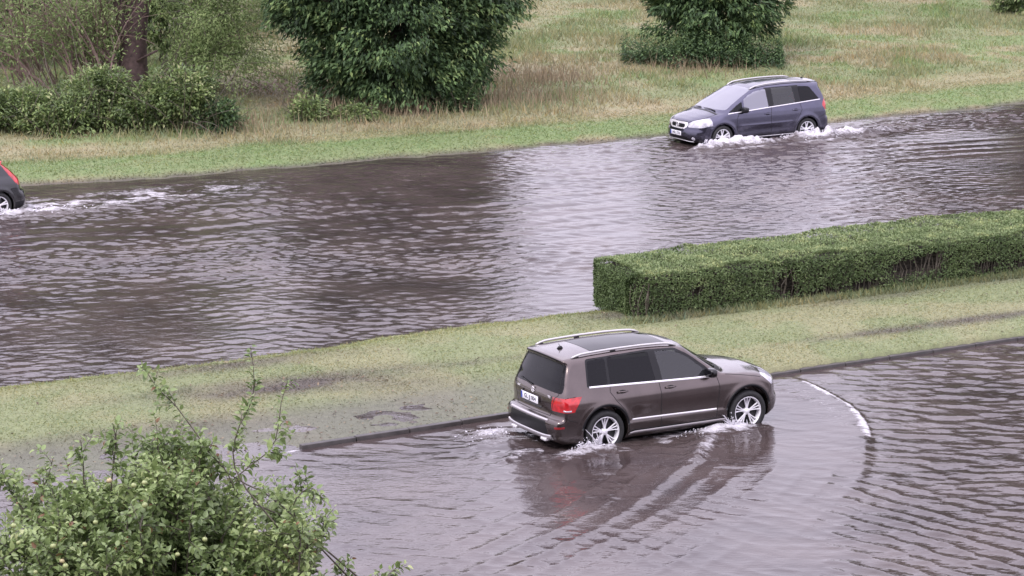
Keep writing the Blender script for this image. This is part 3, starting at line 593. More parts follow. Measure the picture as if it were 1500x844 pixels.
# ---- the clipped hedge on the median
HO = np.array([2.46, 56.69]); HA = R_(27.3); HL, HW, HH = 15.0, 2.12, 0.93
root = empty('hedge', (HO[0], HO[1], 0.06), HA); tag(root, 'long box-clipped green hedge on the grass strip between the two flooded roads', 'hedge')
nxh, nyh = 300, 0
def hedge_pt(face, a, b):
    wob = lambda p, q: 0.20 * (N1.fbm(p * 0.9, q * 0.9) - 0.5) + 0.09 * (N2.fbm(p * 3.2, q * 3.2) - 0.5)
    x = a * HL
    if face == 0: return np.stack([x, 0 * x - 0.04 + 2 * wob(x, b * HH), b * HH], -1), np.tile([0, -1.0, 0.1], (len(x), 1))
    if face == 1: return np.stack([x, b * HW, HH + wob(x, b * HW) * 1.2], -1), np.tile([0, 0, 1.0], (len(x), 1))
    if face == 2: return np.stack([x, 0 * x + HW + wob(x, b * HH + 5), b * HH], -1), np.tile([0, 1.0, 0.1], (len(x), 1))
    return np.stack([0 * x + wob(a * HW, b * HH + 9) * 2, a * HW, b * HH], -1), np.tile([-1.0, 0, 0.1], (len(x), 1))
HOLES = ((3.35, 0.40, 0.30, 0.28), (6.15, 0.45, 0.45, 0.24), (6.85, 0.52, 0.35, 0.26), (5.2, 0.2, 0.5, 0.13), (4.2, 0.15, 0.4, 0.12), (9.5, 0.25, 0.8, 0.18), (1.3, 0.5, 0.16, 0.10), (8.2, 0.3, 0.3, 0.14))
r = np.random.default_rng(13); P, NN, TT = [], [], []
for face, cnt in ((0, 36000), (1, 64000), (2, 9000), (3, 6500)):
    a_, b_ = r.random(cnt), r.random(cnt); p_, n_ = hedge_pt(face, a_, b_)
    # worn holes in the near side
    if face == 0:
        dens = np.ones(cnt)
        for (hx, hz, rx, rz) in HOLES:
            dens -= 1.25 * np.exp(-((p_[:, 0] - hx) / rx) ** 2 - ((p_[:, 2] - hz) / rz) ** 2)
        ok = r.random(cnt) < dens; p_, n_ = p_[ok], n_[ok]
    tt = np.full(len(p_), 0.40 if face != 1 else 0.72)  # top leaves get a paler tint: sky sheen put into the colour
    P.append(p_); NN.append(n_); TT.append(tt)
P, NN, TT = np.concatenate(P), np.concatenate(NN), np.concatenate(TT); n_ = len(P)
# round the long edges and corners, and scatter the leaves through a few centimetres of depth
e = 0.17
for ax_, lo, hi in ((1, 0, HW), (0, 0, 99)):
    t_ = np.clip(P[:, 2] - (HH - e), 0, e) / e; P[:, ax_] = np.clip(P[:, ax_], lo + e * (1 - np.sqrt(1 - t_ ** 2)) * 0.9, hi - e * (1 - np.sqrt(1 - t_ ** 2)) * 0.9 if hi < 50 else 99)
m1 = (P[:, 1] < e) & (P[:, 2] > HH - e); P[m1, 2] -= 0.03
lr = 0.6; q_ = np.clip(lr - P[:, 0], 0, lr) / lr; sh_ = lr * (1 - np.sqrt(np.clip(1 - q_ ** 2, 0, 1))) * 0.8; P[:, 1] = np.clip(P[:, 1], sh_, HW - sh_)
P -= NN * ((r.random(n_) ** 2 * 0.12 - 0.025) * (1 - 0.5 * (NN[:, 2] > 0.5)))[:, None]
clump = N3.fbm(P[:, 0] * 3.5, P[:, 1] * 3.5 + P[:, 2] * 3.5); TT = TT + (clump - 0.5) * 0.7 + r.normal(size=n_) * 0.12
yl = np.exp(-((P[:, 0] - 1.35) / 0.35) ** 2 - ((P[:, 2] - 0.68) / 0.14) ** 2) * (P[:, 1] < 0.2); TT += 0.35 * yl
rd = rand_dir(r, n_)
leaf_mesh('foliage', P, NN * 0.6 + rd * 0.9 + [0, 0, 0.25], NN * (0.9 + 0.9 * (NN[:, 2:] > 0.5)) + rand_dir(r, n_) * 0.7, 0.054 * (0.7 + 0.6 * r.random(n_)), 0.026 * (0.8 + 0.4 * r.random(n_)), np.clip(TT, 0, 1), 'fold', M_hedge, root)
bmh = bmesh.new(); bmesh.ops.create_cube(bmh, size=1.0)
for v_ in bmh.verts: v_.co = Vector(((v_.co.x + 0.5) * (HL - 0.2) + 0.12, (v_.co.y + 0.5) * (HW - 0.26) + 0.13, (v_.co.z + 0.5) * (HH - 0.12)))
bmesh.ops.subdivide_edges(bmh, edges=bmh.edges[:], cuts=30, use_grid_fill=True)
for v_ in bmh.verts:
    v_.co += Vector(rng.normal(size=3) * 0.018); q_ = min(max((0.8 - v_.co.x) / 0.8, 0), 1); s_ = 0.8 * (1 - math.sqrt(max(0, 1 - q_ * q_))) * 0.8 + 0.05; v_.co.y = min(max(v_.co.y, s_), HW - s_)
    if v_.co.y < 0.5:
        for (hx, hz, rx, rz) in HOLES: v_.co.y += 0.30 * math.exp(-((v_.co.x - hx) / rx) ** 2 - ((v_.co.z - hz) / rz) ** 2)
mh = bpy.data.meshes.new('branches'); bmh.to_mesh(mh); bmh.free(); obj('branches', mh, M_core_shade, root)  # solid inner box, the hedge's inner shade put into its dark brown
mb = MB()
for q in range(300):      # stems seen through the holes
    x_ = r.random() * HL; mb.tube([(x_, 0.06 + 0.1 * r.random(), -0.05), (x_ + r.normal() * 0.06, 0.03 + 0.05 * r.random(), 0.4), (x_ + r.normal() * 0.12, 0.02 + 0.05 * r.random(), 0.75)], [0.010, 0.008, 0.004], 4, False)
mb.build('stems', M_twig2, root)

mb = MB(); rs = np.random.default_rng(15)
for q in range(150):      # stray shoots the shears missed
    u_, v_ = rs.random() * HL, rs.random(); p_ = (u_, 0.05 + v_ * (HW - 0.1), HH - 0.02) if rs.random() < 0.65 else (u_, 0.0, 0.2 + 0.7 * v_)
    shoot(mb, p_, (rs.normal() * 0.4, -0.3 * rs.random(), 1.0), 0.07 + 0.12 * rs.random(), 0.004, rs, 0.3, m_=4)
tag(mb.build('stray_shoots', M_twig2, root), kind='stuff')
# ---- grass: median lawn, bank, meadow
def blades(name, n_, reg, hlo, hhi, wid, seed, tall=None, mat=None, lean=0.5, keepf=None, tint_f=None):
    r = np.random.default_rng(seed); x0, x1, y0, y1 = reg
    x = x0 + (x1 - x0) * r.random(n_); y = y0 + (y1 - y0) * r.random(n_) ** 1.0
    z, fs, mf, me = ground_z(x, y); k_ = keepf(x, y, z, fs, mf, me, r); x, y, z, fs, mf, me = x[k_], y[k_], z[k_], fs[k_], mf[k_], me[k_]; n_ = len(x)
    col = ground_col(x, y, fs, mf, me)
    v_ = 0.85 + 0.75 * r.random(n_); hue = r.normal(size=n_) * 0.10
    col = col * v_[:, None]; col[:, 0] *= 1 + hue; col[:, 2] *= 1 - hue
    if tint_f is not None: col = tint_f(col, x, y, fs, mf, me, r)
    h_ = hlo + (hhi - hlo) * r.random(n_) ** 1.5
    if tall is not None: h_ = h_ * tall(x, y, fs, mf, me)
    ax = nrm(np.stack([r.normal(size=n_) * lean, r.normal(size=n_) * lean, np.ones(n_)], -1)); th = r.random(n_) * 6.28
    V, T, k = leaf_verts(np.stack([x, y, z - 0.005], -1), ax, np.stack([np.cos(th), np.sin(th), 0 * th], -1), h_, wid * (0.6 + 0.8 * r.random(n_)), 'blade')
    me_ = mesh_np(name, V, T, False, {'col': np.repeat(np.clip(col, 0.01, 0.9), k, 0)})
    # blades take their colour from the ground they grow on
    return tag(obj(name, me_, mat), kind='stuff')
mg, n, p = new_mat('grass blades'); a = n.nodes.new('ShaderNodeAttribute'); a.attribute_name = 'col'
n.links.new(a.outputs['Color'], p.inputs['Base Color']); p.inputs['Roughness'].default_value = 0.6; p.inputs['Specular IOR Level'].default_value = 0.3
tr = n.nodes.new('ShaderNodeBsdfTranslucent'); n.links.new(a.outputs['Color'], tr.inputs[0]); ms = n.nodes.new('ShaderNodeMixShader'); ms.inputs[0].default_value = 0.3
n.links.new(p.outputs[0], ms.inputs[1]); n.links.new(tr.outputs[0], ms.inputs[2]); n.links.new(ms.outputs[0], n.nodes['Material Output'].inputs[0])
def k_med(x, y, z, fs, mf, me, r):
    low = sstep(2.7, 1.7, me) * (1 - sstep(-2.0, 3.5, x)); wet = N1.fbm(x * 1.3, y * 1.3)
    return (mf > 0.02) & (me > 0.08) & (r.random(len(x)) < (1 - 0.86 * low) * (0.5 + 0.6 * wet)) & (z > -0.03)
blades('lawn_grass', 620000, (-13, 17, 44, 68), 0.03, 0.065, 0.013, 91, mat=mg, keepf=k_med, lean=1.5, tall=lambda x, y, fs, mf, me: 0.6 + 1.0 * N3.fbm(x * 1.6, y * 1.6) + 0.5 * sstep(0.9, 0.2, mf))
def k_far(x, y, z, fs, mf, me, r): return (fs > 0.12) & (fs < 3.4) & (np.abs(x) < 0.19 * y)
blades('bank_grass', 330000, (-18, 20, 72, 96), 0.04, 0.10, 0.022, 92, mat=mg, keepf=k_far, lean=1.2)
def k_mead(x, y, z, fs, mf, me, r): return (fs > 2.2) & (np.abs(x) < 0.185 * y) & (r.random(len(x)) < 0.35 + 0.9 * N2.fbm(x * 0.9 + 3, y * 0.9))
def tall_m(x, y, fs, mf, me): return (0.45 + 1.1 * sstep(0.35, 0.7, N1.fbm(x * 0.6, y * 0.6))) * (0.5 + 0.5 * sstep(2.5, 4.5, fs))
def tint_m(col, x, y, fs, mf, me, r):
    s_ = r.random(len(x)) < 0.25; col[s_] = col[s_] * 0.5 + np.array([0.35, 0.31, 0.19]) * 0.5 * (0.7 + 0.6 * r.random(s_.sum()))[:, None]; return col
blades('meadow_grass', 520000, (-24, 25, 74, 126), 0.08, 0.25, 0.030, 93, mat=mg, keepf=k_mead, lean=0.5, tall=tall_m, tint_f=tint_m)
# weeds rooted along the foot of the hedge
def k_hf(x, y, z, fs, mf, me, r):
    hx, hy = car_xy(x, y, HO, HA); return (hx > -0.5) & (hx < 14) & (hy > -0.42) & (hy < 0.05) & (r.random(len(x)) < 0.3 + 0.9 * N1.fbm(x * 2, y * 2))
blades('hedge_foot_weeds', 260000, (1, 17, 55, 68), 0.05, 0.20, 0.022, 94, mat=mg, keepf=k_hf, lean=0.5)
def k_sp(x, y, z, fs, mf, me, r):
    a_ = np.zeros(len(x))
    for (u, v, s_) in ((590, 178, 1.5), (690, 172, 1.3), (500, 185, 1.0), (790, 140, 1.6), (770, 165, 1.6), (1010, 120, 1.2), (300, 200, 2.0)):
        c = G(u, v); a_ = np.maximum(a_, np.exp(-((x - c[0]) / s_) ** 2 - ((y - c[1]) / 1.2) ** 2))
    return r.random(len(x)) < a_ * 0.5
def tint_s(col, x, y, fs, mf, me, r): return np.array([0.34, 0.275, 0.18]) * (0.6 + 0.7 * r.random(len(x)))[:, None]
blades('dry_grass_tufts', 90000, (-16, 14, 78, 92), 0.25, 0.6, 0.028, 95, mat=mg, keepf=k_sp, lean=0.28, tint_f=tint_s)

# fallen leaves and bits of dead grass washed together on the lawn
r = np.random.default_rng(33); n_ = 5200; x_ = -12 + 28 * r.random(n_); y_ = 44 + 22 * r.random(n_); z_, fs, mf, me = ground_z(x_, y_); cc_ = ground_col(x_, y_, fs, mf, me)
ok = (mf > 0.02) & (me > 0.05) & (r.random(n_) < 0.12 + 1.0 * (cc_[:, 1] < 0.15) + 0.5 * np.exp(-(mf / 0.25) ** 2)); x_, y_, z_ = x_[ok], y_[ok], z_[ok]; n_ = len(x_)
M_lit = leaf_mat('wet dead leaves', [(0.0, (0.05, 0.032, 0.022)), (0.6, (0.13, 0.085, 0.05)), (1.0, (0.30, 0.24, 0.15))], 0.5, 0.1)
lo = leaf_mesh('leaf_litter', np.stack([x_, y_, z_ + 0.02 + 0.02 * r.random(n_)], -1), rand_dir(r, n_) * [1, 1, 0.2], np.tile([0, 0, 1.0], (n_, 1)) + 0.3 * rand_dir(r, n_), 0.05 + 0.05 * r.random(n_), 0.025 + 0.025 * r.random(n_), r.random(n_), 'fold', M_lit)
tag(lo, kind='stuff')
# ---- the apple tree in the foreground, rooted below the frame
AY = 27.0
ac = GD(235, 900, AY); root = empty('apple_tree', (ac[0], AY, -0.05)); tag(root, 'apple tree with small pale fruit rising from the bottom left corner in the foreground', 'tree')
O_ = np.array([ac[0], AY, -0.05]); r = np.random.default_rng(77); mb = MB()
def AP(u, v, dy=0.0): return GD(u, v, AY + dy) - O_
zc = AP(235, 900)[2]
k = np.linspace(0, 1, 8); mb.tube(np.stack([0.1 * np.sin(3 * k), 0 * k, k * (zc - 1.4)], -1), 0.13 * (1 - 0.35 * k) * (1 + 0.4 * np.exp(-k * 9)), 10)
hub = np.array([0.1 * math.sin(3), 0, zc - 1.45])
LC, LA, LN, LT, LS = [], [], [], [], []
def put_leaves(P, dens, r, size=0.084, spread=0.03):
    "leaves along a twig, alternating round it, each with a short stalk"
    seg = np.linalg.norm(np.diff(P, axis=0), axis=1); tot = seg.sum(); n_ = max(3, int(tot * dens)); cum = np.concatenate([[0], np.cumsum(seg)])
    for i in range(n_):
        s_ = tot * (0.08 + 0.92 * (i + r.random()) / n_); j = min(np.searchsorted(cum, s_) - 1, len(P) - 2); j = max(j, 0); f_ = (s_ - cum[j]) / (seg[j] + 1e-9)
        q = P[j] * (1 - f_) + P[j + 1] * f_; t_ = nrm(P[j + 1] - P[j]); a_ = i * 2.4 + r.random(); rdn = nrm(np.cross(t_, [0.3, 0.5, 1.0])); b_ = np.cross(t_, rdn)
        o = math.cos(a_) * rdn + math.sin(a_) * b_; ax_ = nrm(o * 0.9 + t_ * 0.7 + r.normal(size=3) * 0.25 + [0, 0, -0.25])
        LC.append(q + o * 0.015); LA.append(ax_); LN.append(nrm(np.array([0, 0, 1.0]) + 0.55 * r.normal(size=3) + t_ * 0.2)); LS.append(size * (0.62 + 0.6 * r.random()) * (1 - 0.35 * (s_ / tot) ** 3)); LT.append(0.5 + 0.15 * (s_ / tot))
def limb(path, rad, r, sub=True, dens=55, twn=None, twl=0.35, size=0.084):
    P = smooth_line(np.array(path), 22); mb.tube(P, np.linspace(rad, max(0.003, rad * 0.22), len(P)), 6, False)
    n_ = twn if twn is not None else int(np.linalg.norm(P[-1] - P[0]) * 16)
    for q in range(n_):
        i = r.integers(4, len(P) - 1); t_ = nrm(P[i + 1] - P[i]); d_ = nrm(t_ * 0.7 + rand_dir(r, 1)[0] * 0.95 + [0, 0, 0.25])
        T = shoot(mb, P[i], d_, twl * (0.5 + 0.9 * r.random()), 0.0045, r, 0.3, 0.0, m_=5, n=4); put_leaves(T, dens, r, size)
    put_leaves(P[len(P) // 2:], dens * 0.8, r, size); return P
# main shoots that break the outline, read off the photo at the tree's own distance
shoots = [([(560, 900), (470, 800), (400, 730), (330, 690), (262, 600), (232, 570), (207, 533)], 0.013, 24, 0.20),
          ([(500, 900), (430, 800), (350, 700), (345, 640), (368, 590), (372, 550), (367, 508)], 0.012, 24, 0.14),
          ([(520, 880), (420, 760), (330, 720), (395, 660), (408, 620), (412, 590), (422, 556)], 0.011, 12, 0.16),
          ([(330, 900), (200, 800), (165, 740), (165, 690), (170, 650), (165, 620)], 0.020, 22, 0.22),
          ([(300, 900), (150, 800), (125, 720), (122, 680), (118, 645)], 0.018, 16, 0.18),
          ([(260, 900), (80, 800), (30, 740), (12, 715), (2, 700)], 0.018, 22, 0.22),
          ([(200, 900), (60, 830), (0, 790), (-60, 750)], 0.018, 22, 0.25),
          ([(420, 900), (440, 800), (430, 740), (455, 715), (475, 735)], 0.016, 22, 0.22),
          ([(430, 920), (455, 840), (468, 790), (478, 750)], 0.016, 20, 0.2),
          ([(460, 960), (520, 880), (560, 850), (585, 828)], 0.006, 15, 0.15), ([(450, 960), (480, 880), (500, 845), (515, 815)], 0.006, 12, 0.14),
          ([(300, 900), (270, 800), (245, 740), (238, 700), (232, 655)], 0.02, 24, 0.24), ([(320, 900), (300, 820), (300, 740), (292, 690), (296, 650)], 0.02, 22, 0.22), ([(350, 900), (360, 800), (345, 720), (318, 668)], 0.02, 24, 0.22), ([(100, 900), (75, 800), (60, 730), (70, 700), (78, 670)], 0.016, 14, 0.2)]
for q, (px_, rad, tw, tl) in enumerate(shoots):
    dy = r.normal() * 0.35
    pth = [hub, 0.5 * (hub + AP(*px_[0], dy * 0.5))] + [AP(u, v, dy) for u, v in px_]
    limb(pth, rad, r, twn=tw, twl=tl, dens=58)
# the body of the crown: many leafy limbs filling the volume
for q in range(300):
    a_ = r.random() * 6.28; rr_ = r.random() ** 0.5; xx_ = math.cos(a_) * rr_ * 1.60 - 0.10; topz = zc + 1.42 + 0.22 * math.sin(xx_ * 5 + 1) - 0.42 * abs(xx_ + 0.05) ** 1.5 - 0.35 * (math.sin(a_) * rr_) ** 2
    end = np.array([xx_, math.sin(a_) * rr_ * 1.25, topz - 1.7 * r.random() ** 1.5])
    mid = 0.5 * (hub + end) + [0, 0, -0.12]; limb([hub, mid, end - [0, 0, 0.18], end], 0.014, r, twn=13, twl=0.34, dens=55)
mb.build('trunk', M_twig2, root, True)
LC, LA, LN, LS, LT = map(np.array, (LC, LA, LN, LS, LT)); n_ = len(LC)
cl_n = N2.fbm(LC[:, 0] * 2.2 + 50, LC[:, 2] * 2.2 + LC[:, 1]); tint = np.clip(LT - 0.05 + (cl_n - 0.5) * 0.9 + r.normal(size=n_) * 0.14, 0, 0.97); tint[r.random(n_) < 0.012] = 1.0
leaf_mesh('crown', LC, LA, LN, LS, LS * 0.56, tint, 'oval', M_apple, root)
print('apple leaves', n_)
ma, n, p = new_mat('small unripe apples'); tc = n.nodes.new('ShaderNodeTexCoord'); oi = n.nodes.new('ShaderNodeObjectInfo'); t_ = noise(n, 12, 3, tc.outputs['Object'])
rr1 = ramp(n, [(0.35, (0.26, 0.31, 0.12)), (0.7, (0.36, 0.38, 0.18))]); n.links.new(t_.outputs[0], rr1.inputs[0]); mxa = n.nodes.new('ShaderNodeMix'); mxa.data_type = 'RGBA'
g_ = n.nodes.new('ShaderNodeMapRange'); g_.inputs[1].default_value = 0.85; g_.inputs[2].default_value = 1.1; n.links.new(oi.outputs['Random'], g_.inputs[0]); n.links.new(g_.outputs[0], mxa.inputs[0])
n.links.new(rr1.outputs[0], mxa.inputs[6]); mxa.inputs[7].default_value = (0.50, 0.26, 0.20, 1); n.links.new(mxa.outputs[2], p.inputs['Base Color']); p.inputs['Roughness'].default_value = 0.35
am = MB(); th = np.linspace(0.02, np.pi - 0.02, 10); prof = [(0.024 * math.sin(t) * (1 + 0.08 * math.cos(t)), -0.022 * math.cos(t) + 0.006 * math.exp(-(t / 0.5) ** 2) - 0.006 * math.exp(-((np.pi - t) / 0.5) ** 2)) for t in th]
am.lathe(prof, 14, 'z'); am.tube([(0, 0, 0.017), (0.004, 0, 0.035)], 0.0018, 5); ap0 = None
spots = [(91, 822), (96, 829), (160, 704), (196, 711), (212, 707), (110, 706), (124, 797), (78, 800), (27, 795), (300, 790), (212, 740), (140, 765), (330, 835), (260, 812), (375, 780), (20, 770), (52, 838), (418, 800)]
for q, (u, v) in enumerate(spots):
    pz = AP(u, v, -1.1 - 0.25 * r.random())
    if ap0 is None: ap0 = o = am.build('apple', ma, root, True)
    else: o = ap0.copy(); C.objects.link(o); o.parent = root
    o.location = pz; s_ = 0.85 + 0.35 * r.random(); o.scale = (s_, s_, s_); o.rotation_euler = (r.normal() * 0.3, r.normal() * 0.3, r.random() * 6)
# ------------------------------------------------------------------ cars
def psdf(px, pz, P):
    "signed distance to a closed polygon (negative inside)"
    P = np.asarray(P, float); d2 = np.full(px.shape, 1e9); ins = np.zeros(px.shape, bool)
    for i in range(len(P)):
        a, b = P[i], P[(i + 1) % len(P)]; e = b - a; wx, wz = px - a[0], pz - a[1]
        t = np.clip((wx * e[0] + wz * e[1]) / (e @ e), 0, 1); d2 = np.minimum(d2, (wx - t * e[0]) ** 2 + (wz - t * e[1]) ** 2)
        c = ((a[1] > pz) != (b[1] > pz)); xi = a[0] + (pz - a[1]) / (b[1] - a[1] + 1e-12) * e[0]; ins ^= c & (px < xi)
    return np.where(ins, -1, 1) * np.sqrt(d2)
def round_poly(P, r_):
    "replace every corner by a short arc"
    P = np.asarray(P, float); o = []
    for i in range(len(P)):
        a, b, c = P[i - 1], P[i], P[(i + 1) % len(P)]; u = a - b; v = c - b; lu, lv = np.linalg.norm(u), np.linalg.norm(v); q = min(r_, lu * .45, lv * .45)
        p0 = b + u / lu * q; p2 = b + v / lv * q
        for t in (0, .25, .5, .75, 1): o.append((1 - t) ** 2 * p0 + 2 * t * (1 - t) * b + t * t * p2)
    return np.array(o)
def smax(a, b, k):
    h_ = np.clip(0.5 + 0.5 * (a - b) / k, 0, 1); return b * (1 - h_) + a * h_ + k * h_ * (1 - h_)
def shifted(c, OFF_, nm, mt, root, sm=True):
    c.v = [v + OFF_ for v in c.v]; return c.build(nm, mt, root, sm)
def gaps(g, OFF_, root):
    "every seam between two panels is a strip of its own"
    n0 = 0
    for v, q, t in zip(g.v, g.q, g.t):
        obj('panel_gap', mesh_np('panel_gap', v + OFF_, [q - n0, t - n0]), MC_gap, root); n0 += len(v)
class Body:
    def __init__(s, sil, Yz, Px, arches, wr, xm, Sf, Sr, crown, kz, extra=None, Yhood=None):
        s.sil = np.asarray(sil, float); s.Yz = np.array(Yz); s.Px = np.array(Px); s.arches = arches; s.wr = wr; s.xm = xm; s.Sf = Sf; s.Sr = Sr; s.crown = crown; s.kz = kz; s.extra = extra
        s.ox, s.oz, s.dx = -0.5, -0.1, 0.02
        gx_, gz_ = np.meshgrid(np.arange(-0.5, 5.2, s.dx), np.arange(-0.1, 2.0, s.dx), indexing='ij'); g = psdf(gx_, gz_, s.sil)
        ker = np.array([1, 4, 6, 4, 1.0]) / 16
        for _ in range(1):
            g = sum(ker[i] * np.roll(g, i - 2, 0) for i in range(5)); g = sum(ker[i] * np.roll(g, i - 2, 1) for i in range(5))
        s.g = g
        zz = np.linspace(0, 1.9, 191); yy = np.interp(zz, s.Yz[:, 0], s.Yz[:, 1]); kk = np.array([1, 2, 3, 2, 1.0]) / 9; yy = np.convolve(np.pad(yy, 2, 'edge'), kk, 'valid'); s.zt, s.yt = zz, yy
        xx = np.linspace(-0.5, 5.2, 571); pp = np.interp(xx, s.Px[:, 0], s.Px[:, 1]); kk = np.ones(21) / 21; pp = np.convolve(np.pad(pp, 10, 'edge'), kk, 'valid'); s.xt, s.pt = xx, pp
    def warp(s, x, y, z):
        ay = np.abs(y); w_ = sstep(s.xm - 1, s.xm + 1, x); return x - (1 - w_) * s.Sr(ay, z) + w_ * s.Sf(ay, z), z + s.crown(x, z) * ay ** 2
    def Y(s, x, z):
        Yv = np.interp(z, s.zt, s.yt) * np.interp(x, s.xt, s.pt)
        for xa, za in s.arches:
            q = np.hypot(x - xa, z - za); Yv = Yv + 0.018 * np.exp(-((q - s.wr - 0.035) / 0.055) ** 2) * (z > za - 0.25)
        if s.extra is not None: Yv = Yv + s.extra(x, z)
        return Yv
    def f(s, P):
        x, y, z = P[..., 0], P[..., 1], P[..., 2]; xs, zs = s.warp(x, y, z)
        fx = np.clip((xs - s.ox) / s.dx, 0, s.g.shape[0] - 1.001); fz = np.clip((zs - s.oz) / s.dx, 0, s.g.shape[1] - 1.001)
        i = fx.astype(int); j = fz.astype(int); a = fx - i; b = fz - j; g = s.g
        f1 = (g[i, j] * (1 - a) + g[i + 1, j] * a) * (1 - b) + (g[i, j + 1] * (1 - a) + g[i + 1, j + 1] * a) * b
        r_ = smax(f1, np.abs(y) - s.Y(x, z), s.kz(x, z))
        for xa, za in s.arches:
            c = np.maximum(np.hypot(x - xa, z - za) - s.wr, 0.60 - np.abs(y)); r_ = np.maximum(r_, -c)
        return r_
    def grad(s, P, e=0.004):
        g = np.stack([s.f(P + np.eye(3)[i] * e) - s.f(P - np.eye(3)[i] * e) for i in range(3)], -1) / (2 * e); return g
    def project(s, P, n_=4):
        P = np.array(P, float)
        for _ in range(n_):
            g = s.grad(P); P = P - g * (s.f(P) / ((g ** 2).sum(-1) + 1e-6))[..., None].clip(-0.05, 0.05)
        return P
def surf_net(body, h_, lo, hi):
    nx, ny, nz_ = [int((hi[i] - lo[i]) / h_) + 1 for i in range(3)]
    ax = [lo[i] + h_ * np.arange(n_) for i, n_ in enumerate((nx, ny, nz_))]; V = np.empty((nx, ny, nz_), np.float32)
    yy, zz = np.meshgrid(ax[1], ax[2], indexing='ij')
    for i in range(0, nx, 24):
        xx = ax[0][i:i + 24]; P = np.empty((len(xx), ny, nz_, 3)); P[..., 0] = xx[:, None, None]; P[..., 1] = yy; P[..., 2] = zz; V[i:i + 24] = body.f(P)
    I = V < 0; n_in = sum(I[a:nx - 1 + a, b:ny - 1 + b, c:nz_ - 1 + c].astype(np.int8) for a in (0, 1) for b in (0, 1) for c in (0, 1)); mixd = (n_in > 0) & (n_in < 8)
    ids = -np.ones(mixd.shape, np.int64); ids[mixd] = np.arange(mixd.sum()); ci, cj, ck = np.nonzero(mixd); acc = np.zeros((len(ci), 3)); cnt = np.zeros(len(ci))
    cor = [(a, b, c) for a in (0, 1) for b in (0, 1) for c in (0, 1)]
    for p_ in cor:
        for q_ in cor:
            if sum(q_) - sum(p_) == 1 and all(q_[t] >= p_[t] for t in range(3)):
                va = V[ci + p_[0], cj + p_[1], ck + p_[2]]; vb = V[ci + q_[0], cj + q_[1], ck + q_[2]]; s_ = (va < 0) != (vb < 0); t = np.where(s_, va / np.where(s_, va - vb, 1), 0)
                pt = np.array(p_) + t[:, None] * (np.array(q_) - np.array(p_)); acc += pt * s_[:, None]; cnt += s_
    Pv = (np.stack([ci, cj, ck], -1) + acc / cnt[:, None]) * h_ + np.array(lo); Q = []
    for d_ in range(3):
        a_ = [slice(1, -1)] * 3; a_[d_] = slice(0, None); lo_ = I[tuple(slice(0, -1) if k == d_ else slice(1, -1) for k in range(3))]; hi_ = I[tuple(slice(1, None) if k == d_ else slice(1, -1) for k in range(3))]
        e_ = np.nonzero(lo_ != hi_); base = np.stack(e_, -1); 
        for k in range(3):
            if k != d_: base[:, k] += 1
        u_, v_ = [(1, 2), (2, 0), (0, 1)][d_]; o1 = np.zeros(3, int); o1[u_] = 1; o2 = np.zeros(3, int); o2[v_] = 1
        g = lambda B: ids[B[:, 0], B[:, 1], B[:, 2]]
        q = np.stack([g(base - o1 - o2), g(base - o2), g(base), g(base - o1)], -1); fl = lo_[e_]; q = np.where(fl[:, None], q, q[:, ::-1]); Q.append(q)
    return Pv, np.concatenate(Q)
def car_paint(name, col, flake=0.0, rough=0.22, metal=0.9):
    m, n, p = new_mat(name); tc = n.nodes.new('ShaderNodeTexCoord'); t = noise(n, 2.5, 5, tc.outputs['Object']); ge = n.nodes.new('ShaderNodeNewGeometry')
    r = ramp(n, [(0.3, tuple(c * 0.86 for c in col)), (0.7, tuple(c * 1.1 for c in col))]); n.links.new(t.outputs[0], r.inputs[0])
    # noise-broken dark tone towards the sills, and a dark inner side
    sx = n.nodes.new('ShaderNodeSeparateXYZ'); n.links.new(tc.outputs['Object'], sx.inputs[0]); mrn = n.nodes.new('ShaderNodeMapRange'); mrn.inputs[1].default_value = 0.75; mrn.inputs[2].default_value = 0.2; n.links.new(sx.outputs['Z'], mrn.inputs[0])
    t3 = noise(n, 9, 4, tc.outputs['Object']); mu = n.nodes.new('ShaderNodeMath'); mu.operation = 'MULTIPLY'; n.links.new(t3.outputs[0], mu.inputs[0]); n.links.new(mrn.outputs[0], mu.inputs[1])
    mx = n.nodes.new('ShaderNodeMix'); mx.data_type = 'RGBA'; n.links.new(mu.outputs[0], mx.inputs[0]); n.links.new(r.outputs[0], mx.inputs[6]); mx.inputs[7].default_value = (0.04, 0.034, 0.032, 1)
    m2 = n.nodes.new('ShaderNodeMix'); m2.data_type = 'RGBA'; n.links.new(ge.outputs['Backfacing'], m2.inputs[0]); n.links.new(mx.outputs[2], m2.inputs[6]); m2.inputs[7].default_value = (0.012, 0.012, 0.013, 1)
    n.links.new(m2.outputs[2], p.inputs['Base Color']); p.inputs['Metallic'].default_value = metal; p.inputs['Roughness'].default_value = rough; p.inputs['Coat Weight'].default_value = 0.8; p.inputs['Coat Roughness'].default_value = 0.04
    return m
    dr = noise(n, 120, 1, tc.outputs['Object']); rr_ = ramp(n, [(0.62, (0, 0, 0)), (0.72, (1, 1, 1))]); n.links.new(dr.outputs[0], rr_.inputs[0]); b = n.nodes.new('ShaderNodeBump'); b.inputs['Distance'].default_value = 0.0012; b.inputs['Strength'].default_value = 0.6
    n.links.new(rr_.outputs[0], b.inputs['Height']); n.links.new(b.outputs[0], p.inputs['Coat Normal']); return m
